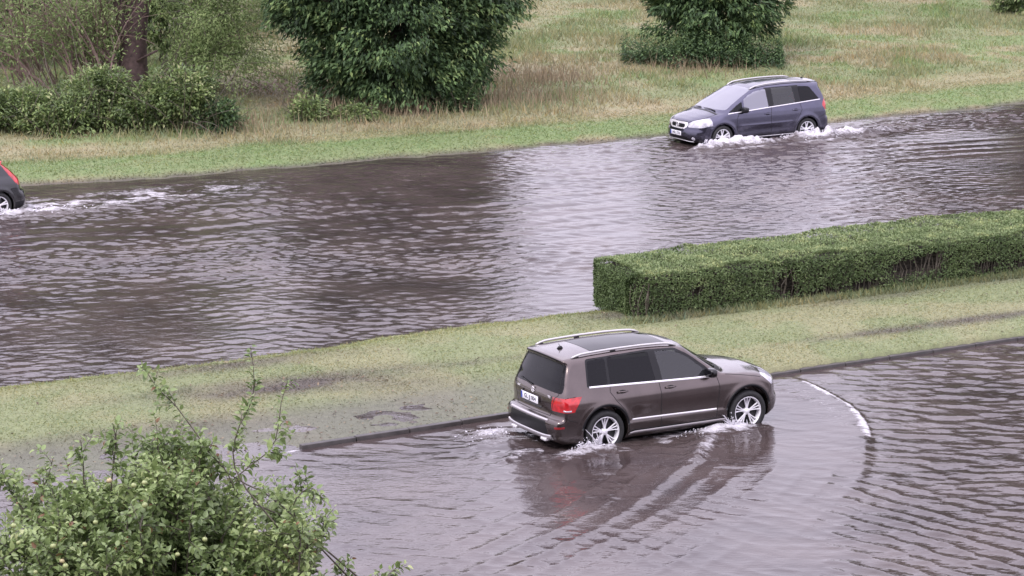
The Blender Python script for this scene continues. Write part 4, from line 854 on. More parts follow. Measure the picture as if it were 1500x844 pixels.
def glass_mat(name, tint, alpha, spec):
    m, n, p = new_mat(name); p.inputs['Base Color'].default_value = (*tint, 1); p.inputs['Roughness'].default_value = 0.03; p.inputs['IOR'].default_value = 1.5; p.inputs['Specular IOR Level'].default_value = spec
    tr = n.nodes.new('ShaderNodeBsdfTransparent'); tr.inputs[0].default_value = (0.75, 0.8, 0.8, 1); mx = n.nodes.new('ShaderNodeMixShader'); mx.inputs[0].default_value = alpha
    n.links.new(p.outputs[0], mx.inputs[1]); n.links.new(tr.outputs[0], mx.inputs[2]); n.links.new(mx.outputs[0], n.nodes['Material Output'].inputs[0]); return m
MC_glass = glass_mat('clear car glass', (0.015, 0.016, 0.018), 0.45, 0.4); MC_glassb = glass_mat('clear door glass', (0.03, 0.032, 0.036), 0.4, 1.0); MC_tint = glass_mat('dark tinted glass', (0.006, 0.006, 0.008), 0.06, 0.22); MC_screen = glass_mat('sky-sheen coloured glass', (0.22, 0.22, 0.27), 0.10, 0.9)  # MC_screen: pale lavender base colour carries the sky's reflection
MC_black = simple('black trim plastic', (0.014, 0.014, 0.016), 0.3, spec=0.25); MC_gap = simple('panel gap shadow rubber', (0.006, 0.006, 0.007), 0.8)
MC_chrome = simple('satin bright metal trim', (0.78, 0.76, 0.79), 0.25, metal=0.4); MC_rail = simple('pale aluminium roof rail', (0.50, 0.49, 0.49), 0.32, metal=0.6)
MC_tyre = simple('tyre rubber', (0.02, 0.02, 0.021), 0.75, var=0.3); MC_rim = simple('silver alloy', (0.80, 0.79, 0.82), 0.35, metal=0.25); MC_disc = simple('dark wheel interior', (0.02, 0.02, 0.022), 0.6)
MC_red = simple('red lamp glass', (0.42, 0.010, 0.014), 0.12, coat=1.0, var=0.5, scale=9); MC_white = simple('clear lamp glass', (0.42, 0.41, 0.46), 0.08, coat=1.0, var=0.45, scale=9); MC_plate = simple('white plate', (0.80, 0.79, 0.84), 0.35); MC_ink = simple('plate lettering', (0.03, 0.03, 0.05), 0.5); MC_blue = simple('plate blue band', (0.03, 0.06, 0.35), 0.4); MC_orange = simple('amber side lamp', (0.75, 0.22, 0.08), 0.2, coat=1)
MC_grey = simple('satin grey lower trim', (0.30, 0.28, 0.29), 0.35, metal=0.3); MC_seat = simple('dark seat cloth', (0.05, 0.048, 0.05), 0.8); MC_skid = simple('brushed silver bumper guard', (0.50, 0.48, 0.50), 0.3, metal=0.6)

def strip(mb, body, path, w_, h_, flat_axis=None, step=0.03, n_out=1.0, closed=False):
    "a raised strip that follows the body surface along a path"
    P = np.asarray(path, float); 
    if closed: P = np.vstack([P, P[:1]])
    o = []
    for a, b in zip(P[:-1], P[1:]):
        k = max(1, int(np.linalg.norm(b - a) / step)); o += [a + (b - a) * t / k for t in range(k)]
    o.append(P[-1]); P = body.project(np.array(o), 6); N_ = nrm(body.grad(P)); T_ = nrm(np.gradient(P, axis=0)); S_ = nrm(np.cross(N_, T_)); m_ = len(P); w2 = w_ / 2
    prof = [(-w2, -0.004), (-w2, h_ * 0.6), (-w2 * 0.6, h_), (w2 * 0.6, h_), (w2, h_ * 0.6), (w2, -0.004)]
    V = np.stack([P + S_ * a + N_ * b for a, b in prof], 1).reshape(-1, 3); n_ = len(prof); i = np.arange(m_ - 1)[:, None] * n_; j = np.arange(n_ - 1)[None]
    Q = np.stack([i + j, i + j + 1, i + n_ + j + 1, i + n_ + j], -1).reshape(-1, 4); mb.add(V, Q, [[0, 1, 2], [0, 2, 3], [0, 3, 4], [0, 4, 5], [m_ * n_ - 6, m_ * n_ - 4, m_ * n_ - 5], [m_ * n_ - 6, m_ * n_ - 3, m_ * n_ - 4], [m_ * n_ - 6, m_ * n_ - 2, m_ * n_ - 3], [m_ * n_ - 6, m_ * n_ - 1, m_ * n_ - 2]])
def on_side(body, pts, sg):
    "points given as (x, z) on the left (+1) or right (-1) side"
    return [(x, sg * float(body.Y(np.array([x]), np.array([z]))[0]), z) for x, z in pts]

def build_car(name, label, body, regions, paint, loc, ang, wheels, wheel_r, rim_fn, cell=0.014, grp=None, z0=-0.10, parts=None, cat='car', roll=0):
    root = empty(name, (loc[0], loc[1], z0), ang); tag(root, label, cat, grp); OFF_ = np.array([-2.25, 0, 0])
    P, Q = surf_net(body, cell, (-0.08, -1.06, 0.10), (4.72, 1.06, 1.80)); P = body.project(P, 3)
    # snap vertices onto the outlines of windows and lamps, then hand out the faces
    N_ = nrm(body.grad(P)); 
    for nm, mt, fn, lb in regions:
        g = fn(P, N_, body); m_ = np.abs(g) < 0.62 * cell
        if m_.any():
            Pm = P[m_]; e = 0.003; gg = np.stack([fn(Pm + np.eye(3)[i] * e, N_[m_], body) - fn(Pm - np.eye(3)[i] * e, N_[m_], body) for i in range(3)], -1) / (2 * e)
            gg -= N_[m_] * (gg * N_[m_]).sum(-1, keepdims=True); l2 = (gg ** 2).sum(-1) + 1e-3; d_ = -gg * (g[m_] / l2)[:, None]; ln = np.linalg.norm(d_, axis=1, keepdims=True); d_ *= np.minimum(1, cell * 0.8 / (ln + 1e-9)); P[m_] = Pm + d_
    P = body.project(P, 2); N_ = nrm(body.grad(P)); cen = P[Q].mean(1); cn = nrm(body.grad(cen)); lab = np.full(len(Q), -1)
    for k, (nm, mt, fn, lb) in enumerate(regions):
        g = fn(cen, cn, body); lab = np.where((lab < 0) & (g < 0), k, lab)
    under = (cen[:, 2] < 0.235) & (cn[:, 2] < -0.5)
    def sub(mask, nm, mt, par, push=0.0, lb=None):
        if not mask.any(): return None
        f_ = Q[mask]; u, inv = np.unique(f_, return_inverse=True); V = P[u] + OFF_ + (N_[u] * push if push else 0)
        me_ = mesh_np(nm, V, inv.reshape(-1, 4), True); o = obj(nm, me_, mt, par)
        if lb: o['label'] = lb
        return o
    sub((lab < 0) & ~under, 'body', paint, root); sub((lab < 0) & under, 'underbody', MC_black, root)
    made = {}
    for k, (nm, mt, fn, lb) in enumerate(regions): made.setdefault(nm, []).append(sub(lab == k, nm, mt, root, 0.0, lb))
    if parts: parts(root, body, OFF_)
    # wheels
    first = None
    for (wx, wy, wz) in wheels:
        wr_ = empty('wheel', (wx + OFF_[0], wy, wz), 0 if wy > 0 else math.pi); wr_.parent = root
        if first is None:
            t = MB(); R0 = wheel_r; rr_ = R0 * 0.70
            t.lathe([(rr_, 0.085), (rr_ + 0.02, 0.105), (R0 * 0.86, 0.115), (R0 * 0.955, 0.10), (R0 * 0.995, 0.075), (R0, 0.03), (R0, -0.03), (R0 * 0.995, -0.075), (R0 * 0.95, -0.10), (R0 * 0.86, -0.115), (rr_, -0.10)], 48)
            to = t.build('tyre', MC_tyre, wr_, True); ri = rim_fn(R0 * 0.71).build('rim', MC_rim, wr_, False); bevel(ri, 0.003, 1)
            d_ = MB(); d_.lathe([(0.0, 0.02), (R0 * 0.69, 0.0), (R0 * 0.69, -0.05)], 32); di = d_.build('brake_disc', MC_disc, wr_, True); first = (to, ri, di)
        else:
            for o in first: c_ = o.copy(); C.objects.link(c_); c_.parent = wr_
    return root
def rim_spokes(groups, per, gap, w_, hub=0.052, dish=0.03):
    def fn(R0):
        m_ = MB(); m_.lathe([(R0, 0.085), (R0 * 1.01, 0.098), (R0 * 0.955, 0.098), (R0 * 0.925, 0.085), (R0 * 0.915, 0.02), (R0 * 0.90, -0.08)], 48)
        m_.lathe([(0.0, 0.075), (hub * 0.45, 0.078), (hub * 0.6, 0.070), (hub, 0.066), (hub * 1.15, 0.05), (hub * 1.15, 0.0)], 20)
        for g in range(groups):
            for k in range(per):
                o_ = (k - (per - 1) / 2) * gap; a_ = 2 * np.pi * (g + 0.25) / groups; a0 = a_ + o_ * 0.55; a1 = a_ + o_
                for s_ in range(6):
                    f0, f1 = s_ / 6, (s_ + 1) / 6; r0 = hub * 0.9 + (R0 * 0.94 - hub * 0.9) * f0; r1 = hub * 0.9 + (R0 * 0.94 - hub * 0.9) * f1; q0 = a0 + (a1 - a0) * f0; q1 = a0 + (a1 - a0) * f1
                    y0_ = 0.066 - dish * 0.3 * math.sin(f0 * 3) + 0.018 * f0; y1_ = 0.066 - dish * 0.3 * math.sin(f1 * 3) + 0.018 * f1
                    A = np.array([r0 * math.cos(q0), 0, r0 * math.sin(q0)]); B = np.array([r1 * math.cos(q1), 0, r1 * math.sin(q1)]); sd_ = nrm(np.array([-(B - A)[2], 0, (B - A)[0]])); w0 = w_ / 2 * (0.9 + 0.25 * f0); w1 = w_ / 2 * (0.9 + 0.25 * f1)
                    V = [A - sd_ * w0 + [0, y0_, 0], A + sd_ * w0 + [0, y0_, 0], B + sd_ * w1 + [0, y1_, 0], B - sd_ * w1 + [0, y1_, 0], A - sd_ * w0 + [0, y0_ - .03, 0], A + sd_ * w0 + [0, y0_ - .03, 0], B + sd_ * w1 + [0, y1_ - .03, 0], B - sd_ * w1 + [0, y1_ - .03, 0]]
                    m_.add(V, [[0, 1, 2, 3], [0, 3, 7, 4], [1, 5, 6, 2], [4, 7, 6, 5]])
        return m_
    return fn
def side_poly(P_, sg, r_=0.03):
    Pp = round_poly(P_, r_)
    return lambda P, N_, b: np.maximum(psdf(P[..., 0], P[..., 2], Pp), 0.35 - sg * P[..., 1])
def view_poly(P_, xlo, xhi, sgx, r_=0.03, warped=True):
    "outline in (y, z) seen along the car; z measured on the uncrowned silhouette"
    Pp = round_poly(P_, r_)
    def fn(P, N_, b):
        zs = b.warp(P[..., 0], P[..., 1], P[..., 2])[1] if warped else P[..., 2]
        return np.maximum(psdf(P[..., 1], zs, Pp), np.maximum(xlo - P[..., 0], P[..., 0] - xhi))
    return fn
def rails(root, body, OFF_, x0, x1, yy, lift=0.055, feet=(0.0, 0.42, 1.0), rad=0.017, z_end=0.0):
    for sg in (1, -1):
        mb = MB(); ft = MB(); n_ = 24; xs = np.linspace(x0, x1, n_); P = body.project(np.stack([xs, np.full(n_, sg * yy), np.full(n_, 1.66)], -1), 8); k = np.linspace(0, 1, n_)
        h_ = lift * np.minimum(1, np.minimum(k / 0.09, (1 - k) / 0.09)) ** 0.6
        R1 = P + np.stack([0 * h_, 0 * h_, h_ + 0.004], -1) + OFF_; mb.tube(R1, rad * (0.8 + 0.2 * np.minimum(1, h_ / lift)), 10); o = mb.build('roof_rail', MC_rail, root, True)
        for f_ in feet:
            i = int(f_ * (n_ - 1)); i = min(max(i, 1), n_ - 2); a_ = P[i] + OFF_; ft = MB(); ft.box(a_ + [0, 0, h_[i] / 2], (0.05, 0.013, h_[i] / 2 + 0.002), None, 0.8); ft.build('rail_foot', MC_black, o)
def mirror(root, body, OFF_, x, z, sg, mat, yb):
    mb = MB(); V = []; 
    th = np.linspace(0, 2 * np.pi, 17)[:-1]; ph = np.linspace(0.001, np.pi - 0.001, 10); c = np.array([x, sg * (yb + 0.145), z]) + OFF_
    for a_ in ph:
        for t in th:
            sp = lambda v, e=0.62: math.copysign(abs(v) ** e, v)
            V.append(c + [0.075 * sp(math.cos(a_)) , 0.115 * sp(math.sin(a_)) * sp(math.cos(t)), 0.078 * sp(math.sin(a_)) * sp(math.sin(t))])
    V = np.array(V); n_ = 16; i = np.arange(9)[:, None] * n_; j = np.arange(n_)[None]; k = (j + 1) % n_; mb.add(V, np.stack([i + j, i + k, i + n_ + k, i + n_ + j], -1).reshape(-1, 4))
    o = mb.build('door_mirror', mat, root, True); a = MB(); a.box(c + [0, -sg * 0.10, -0.055], (0.03, 0.07, 0.018)); bevel(a.build('mirror_arm', MC_black, o), 0.006)
    g = MB(); g.box(c + [-0.073, 0, 0], (0.004, 0.088, 0.056)); bevel(g.build('mirror_glass', MC_tint, o), 0.003)
def handle(root, body, OFF_, x, z, sg, mat):
    y_ = float(body.Y(np.array([x]), np.array([z]))[0]); m_ = MB(); m_.tube([(x - 0.10, sg * (y_ - 0.005), z), (x - 0.085, sg * (y_ + 0.03), z + 0.001), (x, sg * (y_ + 0.042), z + 0.003), (x + 0.085, sg * (y_ + 0.03), z + 0.001), (x + 0.10, sg * (y_ - 0.005), z)] + OFF_, [0.010, 0.014, 0.015, 0.014, 0.010], 8)
    o = m_.build('door_handle', mat, root, True); c = MB(); q = body.project(np.array([[x, sg * y_, z - 0.005]]), 4)[0]; th = np.linspace(0, 2 * np.pi, 17)[:-1]; V = np.array([[x + 0.075 * math.cos(t), sg * 0, z - 0.005 + 0.032 * math.sin(t)] for t in th]); V[:, 1] = sg * (y_ + 0.0); V = body.project(V, 3); V += nrm(body.grad(V)) * 0.003
    c.add(np.vstack([V, q + nrm(body.grad(q[None]))[0] * 0.003]) + OFF_, None, [[k, (k + 1) % 16, 16] for k in range(16)]); c.build('handle_recess_shade', MC_gap, o)  # flat dark disc; shade of the hollow behind the handle as colour
def seats(root, OFF_, xs, z=0.55, back=1.05):
    for x_ in xs:
        for sg in (0.36, -0.36):
            m_ = MB(); m_.box(np.array([x_, sg, z]) + OFF_, (0.24, 0.24, 0.09)); m_.box(np.array([x_ - 0.27, sg, z + 0.32]) + OFF_, (0.07, 0.23, 0.30), [[math.cos(.25), 0, -math.sin(.25)], [0, 1, 0], [math.sin(.25), 0, math.cos(.25)]]); m_.box(np.array([x_ - 0.37, sg, back]) + OFF_, (0.05, 0.12, 0.09)); bevel(m_.build('seat', MC_seat, root), 0.04, 3)
    m_ = MB(); m_.box(np.array([2.0, 0, 0.40]) + OFF_, (1.5, 0.70, 0.03)); m_.build('cabin_floor', MC_black, root)
def text_mesh(nm, fc, mt):
    t_ = bpy.data.objects.new('tmp_text', fc); me_ = bpy.data.meshes.new_from_object(t_); bpy.data.objects.remove(t_); me_.name = nm; me_.materials.clear(); return obj(nm, me_, mt)
def plate(root, c, rz_, tilt, text, OFF_, w_=0.26, h_=0.055, face=1):
    "number plate: white board, blue band, raised dark lettering"
    o = MB(); o.box((0, 0, 0), (w_, 0.004, h_)); po = bevel(o.build('number_plate', MC_plate, root), 0.003); po.location = np.array(c) + OFF_; po.rotation_euler = (tilt, 0, rz_)
    b = MB(); b.box((-w_ + 0.022, -0.0055, 0), (0.020, 0.0015, h_ - 0.005)); b.build('country_band', MC_blue, po)
    if not text: return po
    fc = bpy.data.curves.new('plate_text', 'FONT'); fc.body = text; fc.size = 0.098; fc.align_x = 'CENTER'; fc.align_y = 'CENTER'; fc.extrude = 0.0012; fc.space_character = 1.05; fc.offset = 0.0012
    to = text_mesh('plate_text', fc, MC_ink); to.parent = po; to.location = (0.022, -0.0058, -0.001); to.rotation_euler = (R_(90), 0, 0); return po

# ======== near car: brown SUV
sil_s = [(0.14, 0.25), (0.05, 0.30), (0.01, 0.40), (0.0, 0.52), (0.005, 0.61), (0.035, 0.645), (0.10, 0.66), (0.125, 0.70), (0.125, 0.80), (0.115, 0.90), (0.125, 0.98), (0.15, 1.06), (0.215, 1.26), (0.30, 1.46), (0.335, 1.545), (0.27, 1.573), (0.275, 1.597), (0.42, 1.617), (0.8, 1.643), (1.3, 1.660), (1.8, 1.660), (2.2, 1.645), (2.5, 1.617), (2.68, 1.582), (2.85, 1.475), (3.1, 1.315), (3.32, 1.175), (3.40, 1.135), (3.45, 1.10), (3.62, 1.085), (3.9, 1.055), (4.15, 1.015), (4.32, 0.965), (4.43, 0.90), (4.475, 0.84), (4.49, 0.72), (4.50, 0.62), (4.535, 0.56), (4.536, 0.45), (4.50, 0.34), (4.40, 0.27), (4.2, 0.23), (3.7, 0.21), (1.2, 0.21), (0.5, 0.22)]
Yz_s = [(0.15, 0.84), (0.25, 0.875), (0.33, 0.895), (0.42, 0.90), (0.50, 0.903), (0.62, 0.915), (0.80, 0.925), (0.90, 0.925), (0.945, 0.912), (0.99, 0.893), (1.06, 0.868), (1.12, 0.845), (1.20, 0.815), (1.50, 0.700), (1.58, 0.662), (1.8, 0.55)]
Px_s = [(-0.5, 0.93), (0.0, 0.955), (0.4, 0.985), (0.9, 1.0), (2.0, 1.0), (3.0, 1.0), (3.6, 0.995), (4.0, 0.975), (4.3, 0.94), (4.6, 0.88)]
def kz_s(x, z): return 0.042 + 0.035 * sstep(1.35, 1.5, z) + 0.06 * sstep(3.3, 3.8, x) * sstep(0.75, 0.95, z) + 0.05 * sstep(4.0, 4.4, x) + 0.03 * sstep(0.35, 0.1, x)
def Sf_s(ay, z): return 0.06 * ay ** 2 + 0.26 * (ay / 0.9) ** 4 * (1 - 0.35 * sstep(1.0, 1.2, z)) + 0.10 * ay ** 2 * sstep(1.0, 1.2, z)
def Sr_s(ay, z): return 0.045 * ay ** 2 + 0.085 * (ay / 0.9) ** 5 + 0.035 * sstep(1.0, 1.2, z) * ay ** 2
def cr_s(x, z): return 0.03 + 0.045 * sstep(1.1, 1.5, z) + 0.02 * sstep(3.2, 3.6, x) * sstep(0.8, 0.95, z)
def ex_s(x, z):
    # shoulder crease and hollowed door flanks
    return -0.012 * np.exp(-((z - 0.62) / 0.12) ** 2) * sstep(1.3, 1.6, x) * sstep(3.3, 3.0, x) + 0.010 * sstep(0.50, 0.46, z) * sstep(1.35, 1.45, x) * sstep(3.3, 3.2, x) - 0.022 * sstep(0.30, 0.27, z) * sstep(1.3, 1.4, x) * sstep(3.35, 3.25, x)
B_s = Body(sil_s, Yz_s, Px_s, [(0.98, 0.385), (3.735, 0.385)], 0.415, 2.2, Sf_s, Sr_s, cr_s, kz_s, ex_s)
paint_s = car_paint('brown metallic paint', (0.112, 0.089, 0.085))
reg_s = []
for sg in (1, -1):
    reg_s += [('front_side_window', MC_glassb, side_poly([(2.09, 1.10), (2.03, 1.555), (2.38, 1.535), (2.60, 1.42), (2.88, 1.20), (2.98, 1.075)], sg), None),
              ('rear_side_window', MC_tint, side_poly([(1.10, 1.135), (1.12, 1.555), (1.90, 1.565), (1.96, 1.105)], sg), None),
              ('quarter_window', MC_tint, side_poly([(0.70, 1.145), (0.745, 1.535), (1.075, 1.553), (1.055, 1.135)], sg, 0.05), None),
              ('window_surround', MC_black, side_poly([(0.665, 1.12), (0.715, 1.565), (1.9, 1.595), (2.42, 1.570), (2.65, 1.445), (2.93, 1.23), (3.12, 1.05), (2.0, 1.078)], sg, 0.05), None),
              ('tail_lamp', MC_red, (lambda P, N_, b, g1=side_poly([(-0.2, 0.775), (-0.2, 0.985), (0.46, 1.005), (0.40, 0.90), (0.33, 0.79)], sg, 0.02): np.maximum(np.maximum(psdf(P[..., 0], P[..., 2], round_poly([(-0.2, 0.765), (-0.2, 0.98), (0.55, 1.01), (0.46, 0.88), (0.40, 0.765)], 0.02)), 0.595 + (0.98 - P[..., 2]) * -0.12 - 0 - sg * P[..., 1]), P[..., 0] - 1)), None),
              ('headlamp', MC_white, (lambda P, N_, b, s_=sg: np.maximum(psdf(P[..., 0], P[..., 2], round_poly([(4.02, 0.955), (4.12, 0.99), (4.62, 0.93), (4.62, 0.78), (4.22, 0.77)], 0.02)), 0.44 - s_ * P[..., 1])), None)]
reg_s += [('rear_window', MC_tint, (lambda P, N_, b, v_=view_poly([(-0.79, 1.075), (-0.70, 1.53), (0.70, 1.53), (0.79, 1.075)], -0.1, 0.62, -1, 0.06): np.maximum(v_(P, N_, b), (np.abs(P[..., 1]) - b.Y(P[..., 0], P[..., 2]) + 0.035))), None),
          ('windscreen', MC_glass, view_poly([(-0.76, 1.175), (-0.63, 1.575), (0.63, 1.575), (0.76, 1.175)], 2.55, 3.6, 1, 0.05), None),
          ('cowl', MC_black, view_poly([(-0.76, 1.118), (-0.76, 1.175), (0.76, 1.175), (0.76, 1.118)], 3.1, 3.6, 1, 0.01), None),
          ('grille', MC_black, view_poly([(-0.42, 0.64), (-0.40, 0.88), (0.40, 0.88), (0.42, 0.64)], 4.2, 4.7, 1, 0.03, False), None),
          ('rear_bumper_skirt', MC_black, (lambda P, N_, b: np.maximum(P[..., 2] - 0.60, np.maximum(P[..., 0] - 0.30, np.abs(P[..., 1]) - 0.60 - 0.35 * (0.5 - P[..., 2])))), None),
          ('front_air_intake', MC_black, view_poly([(-0.6, 0.36), (-0.6, 0.55), (0.6, 0.55), (0.6, 0.36)], 4.2, 4.7, 1, 0.03, False), None)]
def parts_s(root, body, OFF_):
    N_ = 14; Pq = body.project(np.array([[0.95 + 1.45 * i / (N_ - 1), -0.44 + 0.88 * j / (N_ - 1), 1.67] for i in range(N_) for j in range(N_)]), 8) + OFF_ + [0, 0, 0.003]; m_ = MB(); m_.add(Pq, grid_faces(N_, N_)); m_.build('roof_glass', MC_tint, root, True)
    seats(root, OFF_, (2.35, 1.5)); rails(root, body, OFF_, 0.50, 2.50, 0.615, 0.036, (0.03, 0.42, 0.97), 0.020)
    g = MB()
    for sg in (1, -1):
        g = MB()
        for path in ([(2.01, 1.08), (2.03, 0.85), (2.04, 0.34)], [(3.12, 1.045), (3.16, 0.85), (3.14, 0.60), (3.10, 0.34)], [(1.09, 1.11), (1.075, 1.02), (1.18, 0.86), (1.33, 0.70), (1.40, 0.55), (1.42, 0.34)], [(1.42, 0.34), (2.3, 0.33), (3.10, 0.34)]):
            strip(g, body, on_side(body, path, sg), 0.010, 0.002)
        strip(g, body, on_side(body, [(0.44, 0.60), (0.30, 0.64), (0.20, 0.76)], sg), 0.009, 0.002); strip(g, body, on_side(body, [(4.0, 0.95), (3.6, 1.03), (3.3, 1.06)], sg), 0.010, 0.002)
        strip(g, body, on_side(body, [(4.08, 0.60), (4.18, 0.66), (4.22, 0.77)], sg), 0.009, 0.002)
        gaps(g, OFF_, root)
    g = MB(); hatch = [(0.15, 0.69, 1.52), (0.13, 0.735, 1.06), (0.12, 0.66, 0.99), (0.12, 0.585, 0.77), (0.12, 0.55, 0.68), (0.1, 0, 0.672), (0.12, -0.55, 0.68), (0.12, -0.585, 0.77), (0.12, -0.66, 0.99), (0.13, -0.735, 1.06), (0.15, -0.69, 1.52)]
    strip(g, body, hatch, 0.011, 0.002); g2 = g
    gaps(g, OFF_, root)
    for sg in (1, -1):
        c = MB(); strip(c, body, on_side(body, [(0.70, 1.128), (1.2, 1.112), (2.0, 1.082), (2.7, 1.058), (3.0, 1.052)], sg), 0.036, 0.012); c.v = [v + OFF_ for v in c.v]; c.build('window_trim', MC_chrome, root, True)
        c = MB(); strip(c, body, on_side(body, [(1.47, 0.515), (3.10, 0.490)], sg), 0.030, 0.014); c.v = [v + OFF_ for v in c.v]; c.build('door_moulding', MC_chrome, root, True)
        c = MB(); strip(c, body, on_side(body, [(1.42, 0.285), (3.30, 0.285)], sg), 0.07, 0.020); c.v = [v + OFF_ for v in c.v]; c.build('sill_board', MC_grey, root, True)
        c = MB(); strip(c, body, on_side(body, [(0.13, 0.790), (0.25, 0.790), (0.34, 0.792)], sg), 0.024, 0.005); c.v = [v + OFF_ for v in c.v]; c.build('lamp_strip', MC_white, root, True)
        c = MB(); strip(c, body, [(0.05, sg * 0.80, 0.52), (0.10, sg * 0.86, 0.52), (0.22, sg * 0.90, 0.52)], 0.035, 0.004); c.v = [v + OFF_ for v in c.v]; c.build('bumper_reflector', simple('deep red reflector', (0.22, 0.012, 0.015), 0.25), root)
        # wheel arch lips
        for xa in (0.98, 3.735):
            th = np.linspace(R_(8), R_(172), 26); c = MB(); strip(c, body, on_side(body, [(xa + 0.437 * math.cos(t), 0.385 + 0.437 * math.sin(t)) for t in th], sg), 0.035, 0.006); c.v = [v + OFF_ for v in c.v]; c.build('wheel_arch_lip', MC_black, root, True)
        handle(root, body, OFF_, 1.30, 1.005, sg, paint_s); handle(root, body, OFF_, 2.21, 0.978, sg, paint_s); mirror(root, body, OFF_, 2.98, 1.13, sg, paint_s, 0.80)
        m_ = MB(); q = body.project(np.array([[0.1, sg * 0.45, 0.30]]), 8)[0]; m_.box(np.array([0.11, sg * 0.50, 0.285]) + OFF_, (0.09, 0.085, 0.024)); bevel(m_.build('exhaust_tip', MC_chrome, root), 0.012)
    c = MB(); strip(c, body, [(0.03, 0.62, 0.650), (0.015, 0.3, 0.642), (0.01, 0, 0.640), (0.015, -0.3, 0.642), (0.03, -0.62, 0.650)], 0.035, 0.008); c.v = [v + OFF_ for v in c.v]; c.build('bumper_strip', MC_skid, root, True)
    c = MB(); strip(c, body, [(0.10, 0.72, 0.36), (0.05, 0.52, 0.335), (0.03, 0, 0.33), (0.05, -0.52, 0.335), (0.10, -0.72, 0.36)], 0.085, 0.02); c.v = [v + OFF_ for v in c.v]; c.build('skid_plate', MC_skid, root, True)
    # plate recess bar, plate, badge, wiper, lettering, antenna, handle bar
    c = MB(); strip(c, body, [(0.12, 0.34, 0.955), (0.115, 0.33, 0.80), (0.12, 0.30, 0.758), (0.12, -0.26, 0.758), (0.12, -0.30, 0.775)], 0.030, 0.016); c.v = [v + OFF_ for v in c.v]; c.build('plate_frame', paint_s, root, True)
    plate(root, (0.088, 0.06, 0.865), R_(-90), 0, 'GL JJ 004', OFF_, w_=0.285, h_=0.062)
    b = MB(); th = np.linspace(0, 2 * np.pi, 25); b.tube([(0.118, 0.046 * math.cos(t), 1.005 + 0.046 * math.sin(t)) for t in th] + OFF_, 0.006, 6, False)
    for t in (90, 210, 330): b.tube([np.array([0.118, 0, 1.005]) + OFF_, np.array([0.118, 0.044 * math.cos(R_(t)), 1.005 + 0.044 * math.sin(R_(t))]) + OFF_], [0.011, 0.003], 6)
    b.build('emblem', MC_chrome, root, True)
    for (yc, txt) in ((-0.50, '4MATIC'), (0.52, 'GLK')):
        q = body.project(np.array([[0.1, yc, 1.0]]), 8)[0]; fc = bpy.data.curves.new('badge_text', 'FONT'); fc.body = txt; fc.size = 0.042; fc.align_x = 'CENTER'; fc.extrude = 0.003; fc.offset = 0.002; to = text_mesh('badge_text', fc, MC_chrome); to.parent = root; to.location = q + OFF_ + [-0.006, 0, -0.02]; to.rotation_euler = (R_(90), 0, R_(-90 - (8 if yc < 0 else -8)))
    wv = MB(); q = body.project(np.array([[0.15, 0.06, 1.075], [0.16, 0.30, 1.10], [0.17, 0.52, 1.13]]), 8); wv.tube(q + OFF_ + [-0.02, 0, 0.0], [0.013, 0.009, 0.006], 6); wv.build('rear_wiper', MC_black, root, True)
    for sg, y_ in ((1, 0.5), (1, -0.18)):
        q = body.project(np.array([[3.36, y_, 1.16], [3.33, y_ + 0.2, 1.19], [3.27, y_ + 0.42, 1.2]]), 8); wv = MB(); wv.tube(q + OFF_ + [0.0, 0, 0.02], [0.012, 0.009, 0.006], 6); wv.build('wiper', MC_black, root, True)
    a_ = MB(); q = body.project(np.array([[0.62, 0.0, 1.66]]), 6)[0] + OFF_; a_.box(q + [0.01, 0, 0.018], (0.055, 0.016, 0.02), None, 0.5); a_.tube([q + [0.02, 0, 0.03], q + [-0.02, 0, 0.085]], [0.006, 0.003], 6); a_.build('antenna', MC_black, root, True)
    sp = MB(); strip(sp, body, [(0.28, 0.56, 1.556), (0.27, 0, 1.58), (0.28, -0.56, 1.556)], 0.02, 0.004); sp.v = [v + OFF_ for v in sp.v]; sp.build('brake_light', MC_tint, root, True)
    gr = MB()
    for z_ in (0.70, 0.78): gr.tube(body.project(np.array([[4.5, y_, z_] for y_ in np.linspace(-0.38, 0.38, 9)]), 6) + OFF_, 0.012, 6)
    gr.build('grille_bar', MC_chrome, root, True); plate(root, (4.545, 0, 0.50), R_(90), 0, 'GL JJ 004', OFF_)
build_car('parked_car', 'brown SUV with silver roof rails driving through the flood in the foreground', B_s, reg_s, paint_s, GLK, CAR_A, [(0.98, -0.80, 0.36), (3.735, -0.80, 0.36), (0.98, 0.80, 0.36), (3.735, 0.80, 0.36)], 0.362, rim_spokes(5, 3, 0.265, 0.017), 0.0135, z0=-0.13, parts=parts_s).name = 'suv_car'

# ======== far car: blue people carrier
sil_z = [(0.10, 0.24), (0.03, 0.30), (0.0, 0.42), (0.0, 0.58), (0.02, 0.66), (0.06, 0.70), (0.07, 0.85), (0.06, 1.00), (0.085, 1.08), (0.18, 1.32), (0.285, 1.53), (0.24, 1.572), (0.26, 1.598), (0.5, 1.622), (1.0, 1.645), (1.5, 1.648), (2.0, 1.630), (2.35, 1.595), (2.62, 1.53), (2.95, 1.385), (3.3, 1.205), (3.56, 1.055), (3.66, 1.005), (3.72, 0.985), (3.95, 0.935), (4.15, 0.875), (4.30, 0.81), (4.38, 0.745), (4.41, 0.66), (4.425, 0.58), (4.455, 0.52), (4.467, 0.44), (4.45, 0.33), (4.38, 0.24), (4.2, 0.19), (3.6, 0.18), (1.2, 0.18), (0.5, 0.19)]
Yz_z = [(0.15, 0.82), (0.22, 0.86), (0.32, 0.882), (0.45, 0.89), (0.60, 0.898), (0.80, 0.896), (0.92, 0.882), (1.00, 0.855), (1.08, 0.822), (1.15, 0.800), (1.48, 0.685), (1.58, 0.640), (1.8, 0.52)]
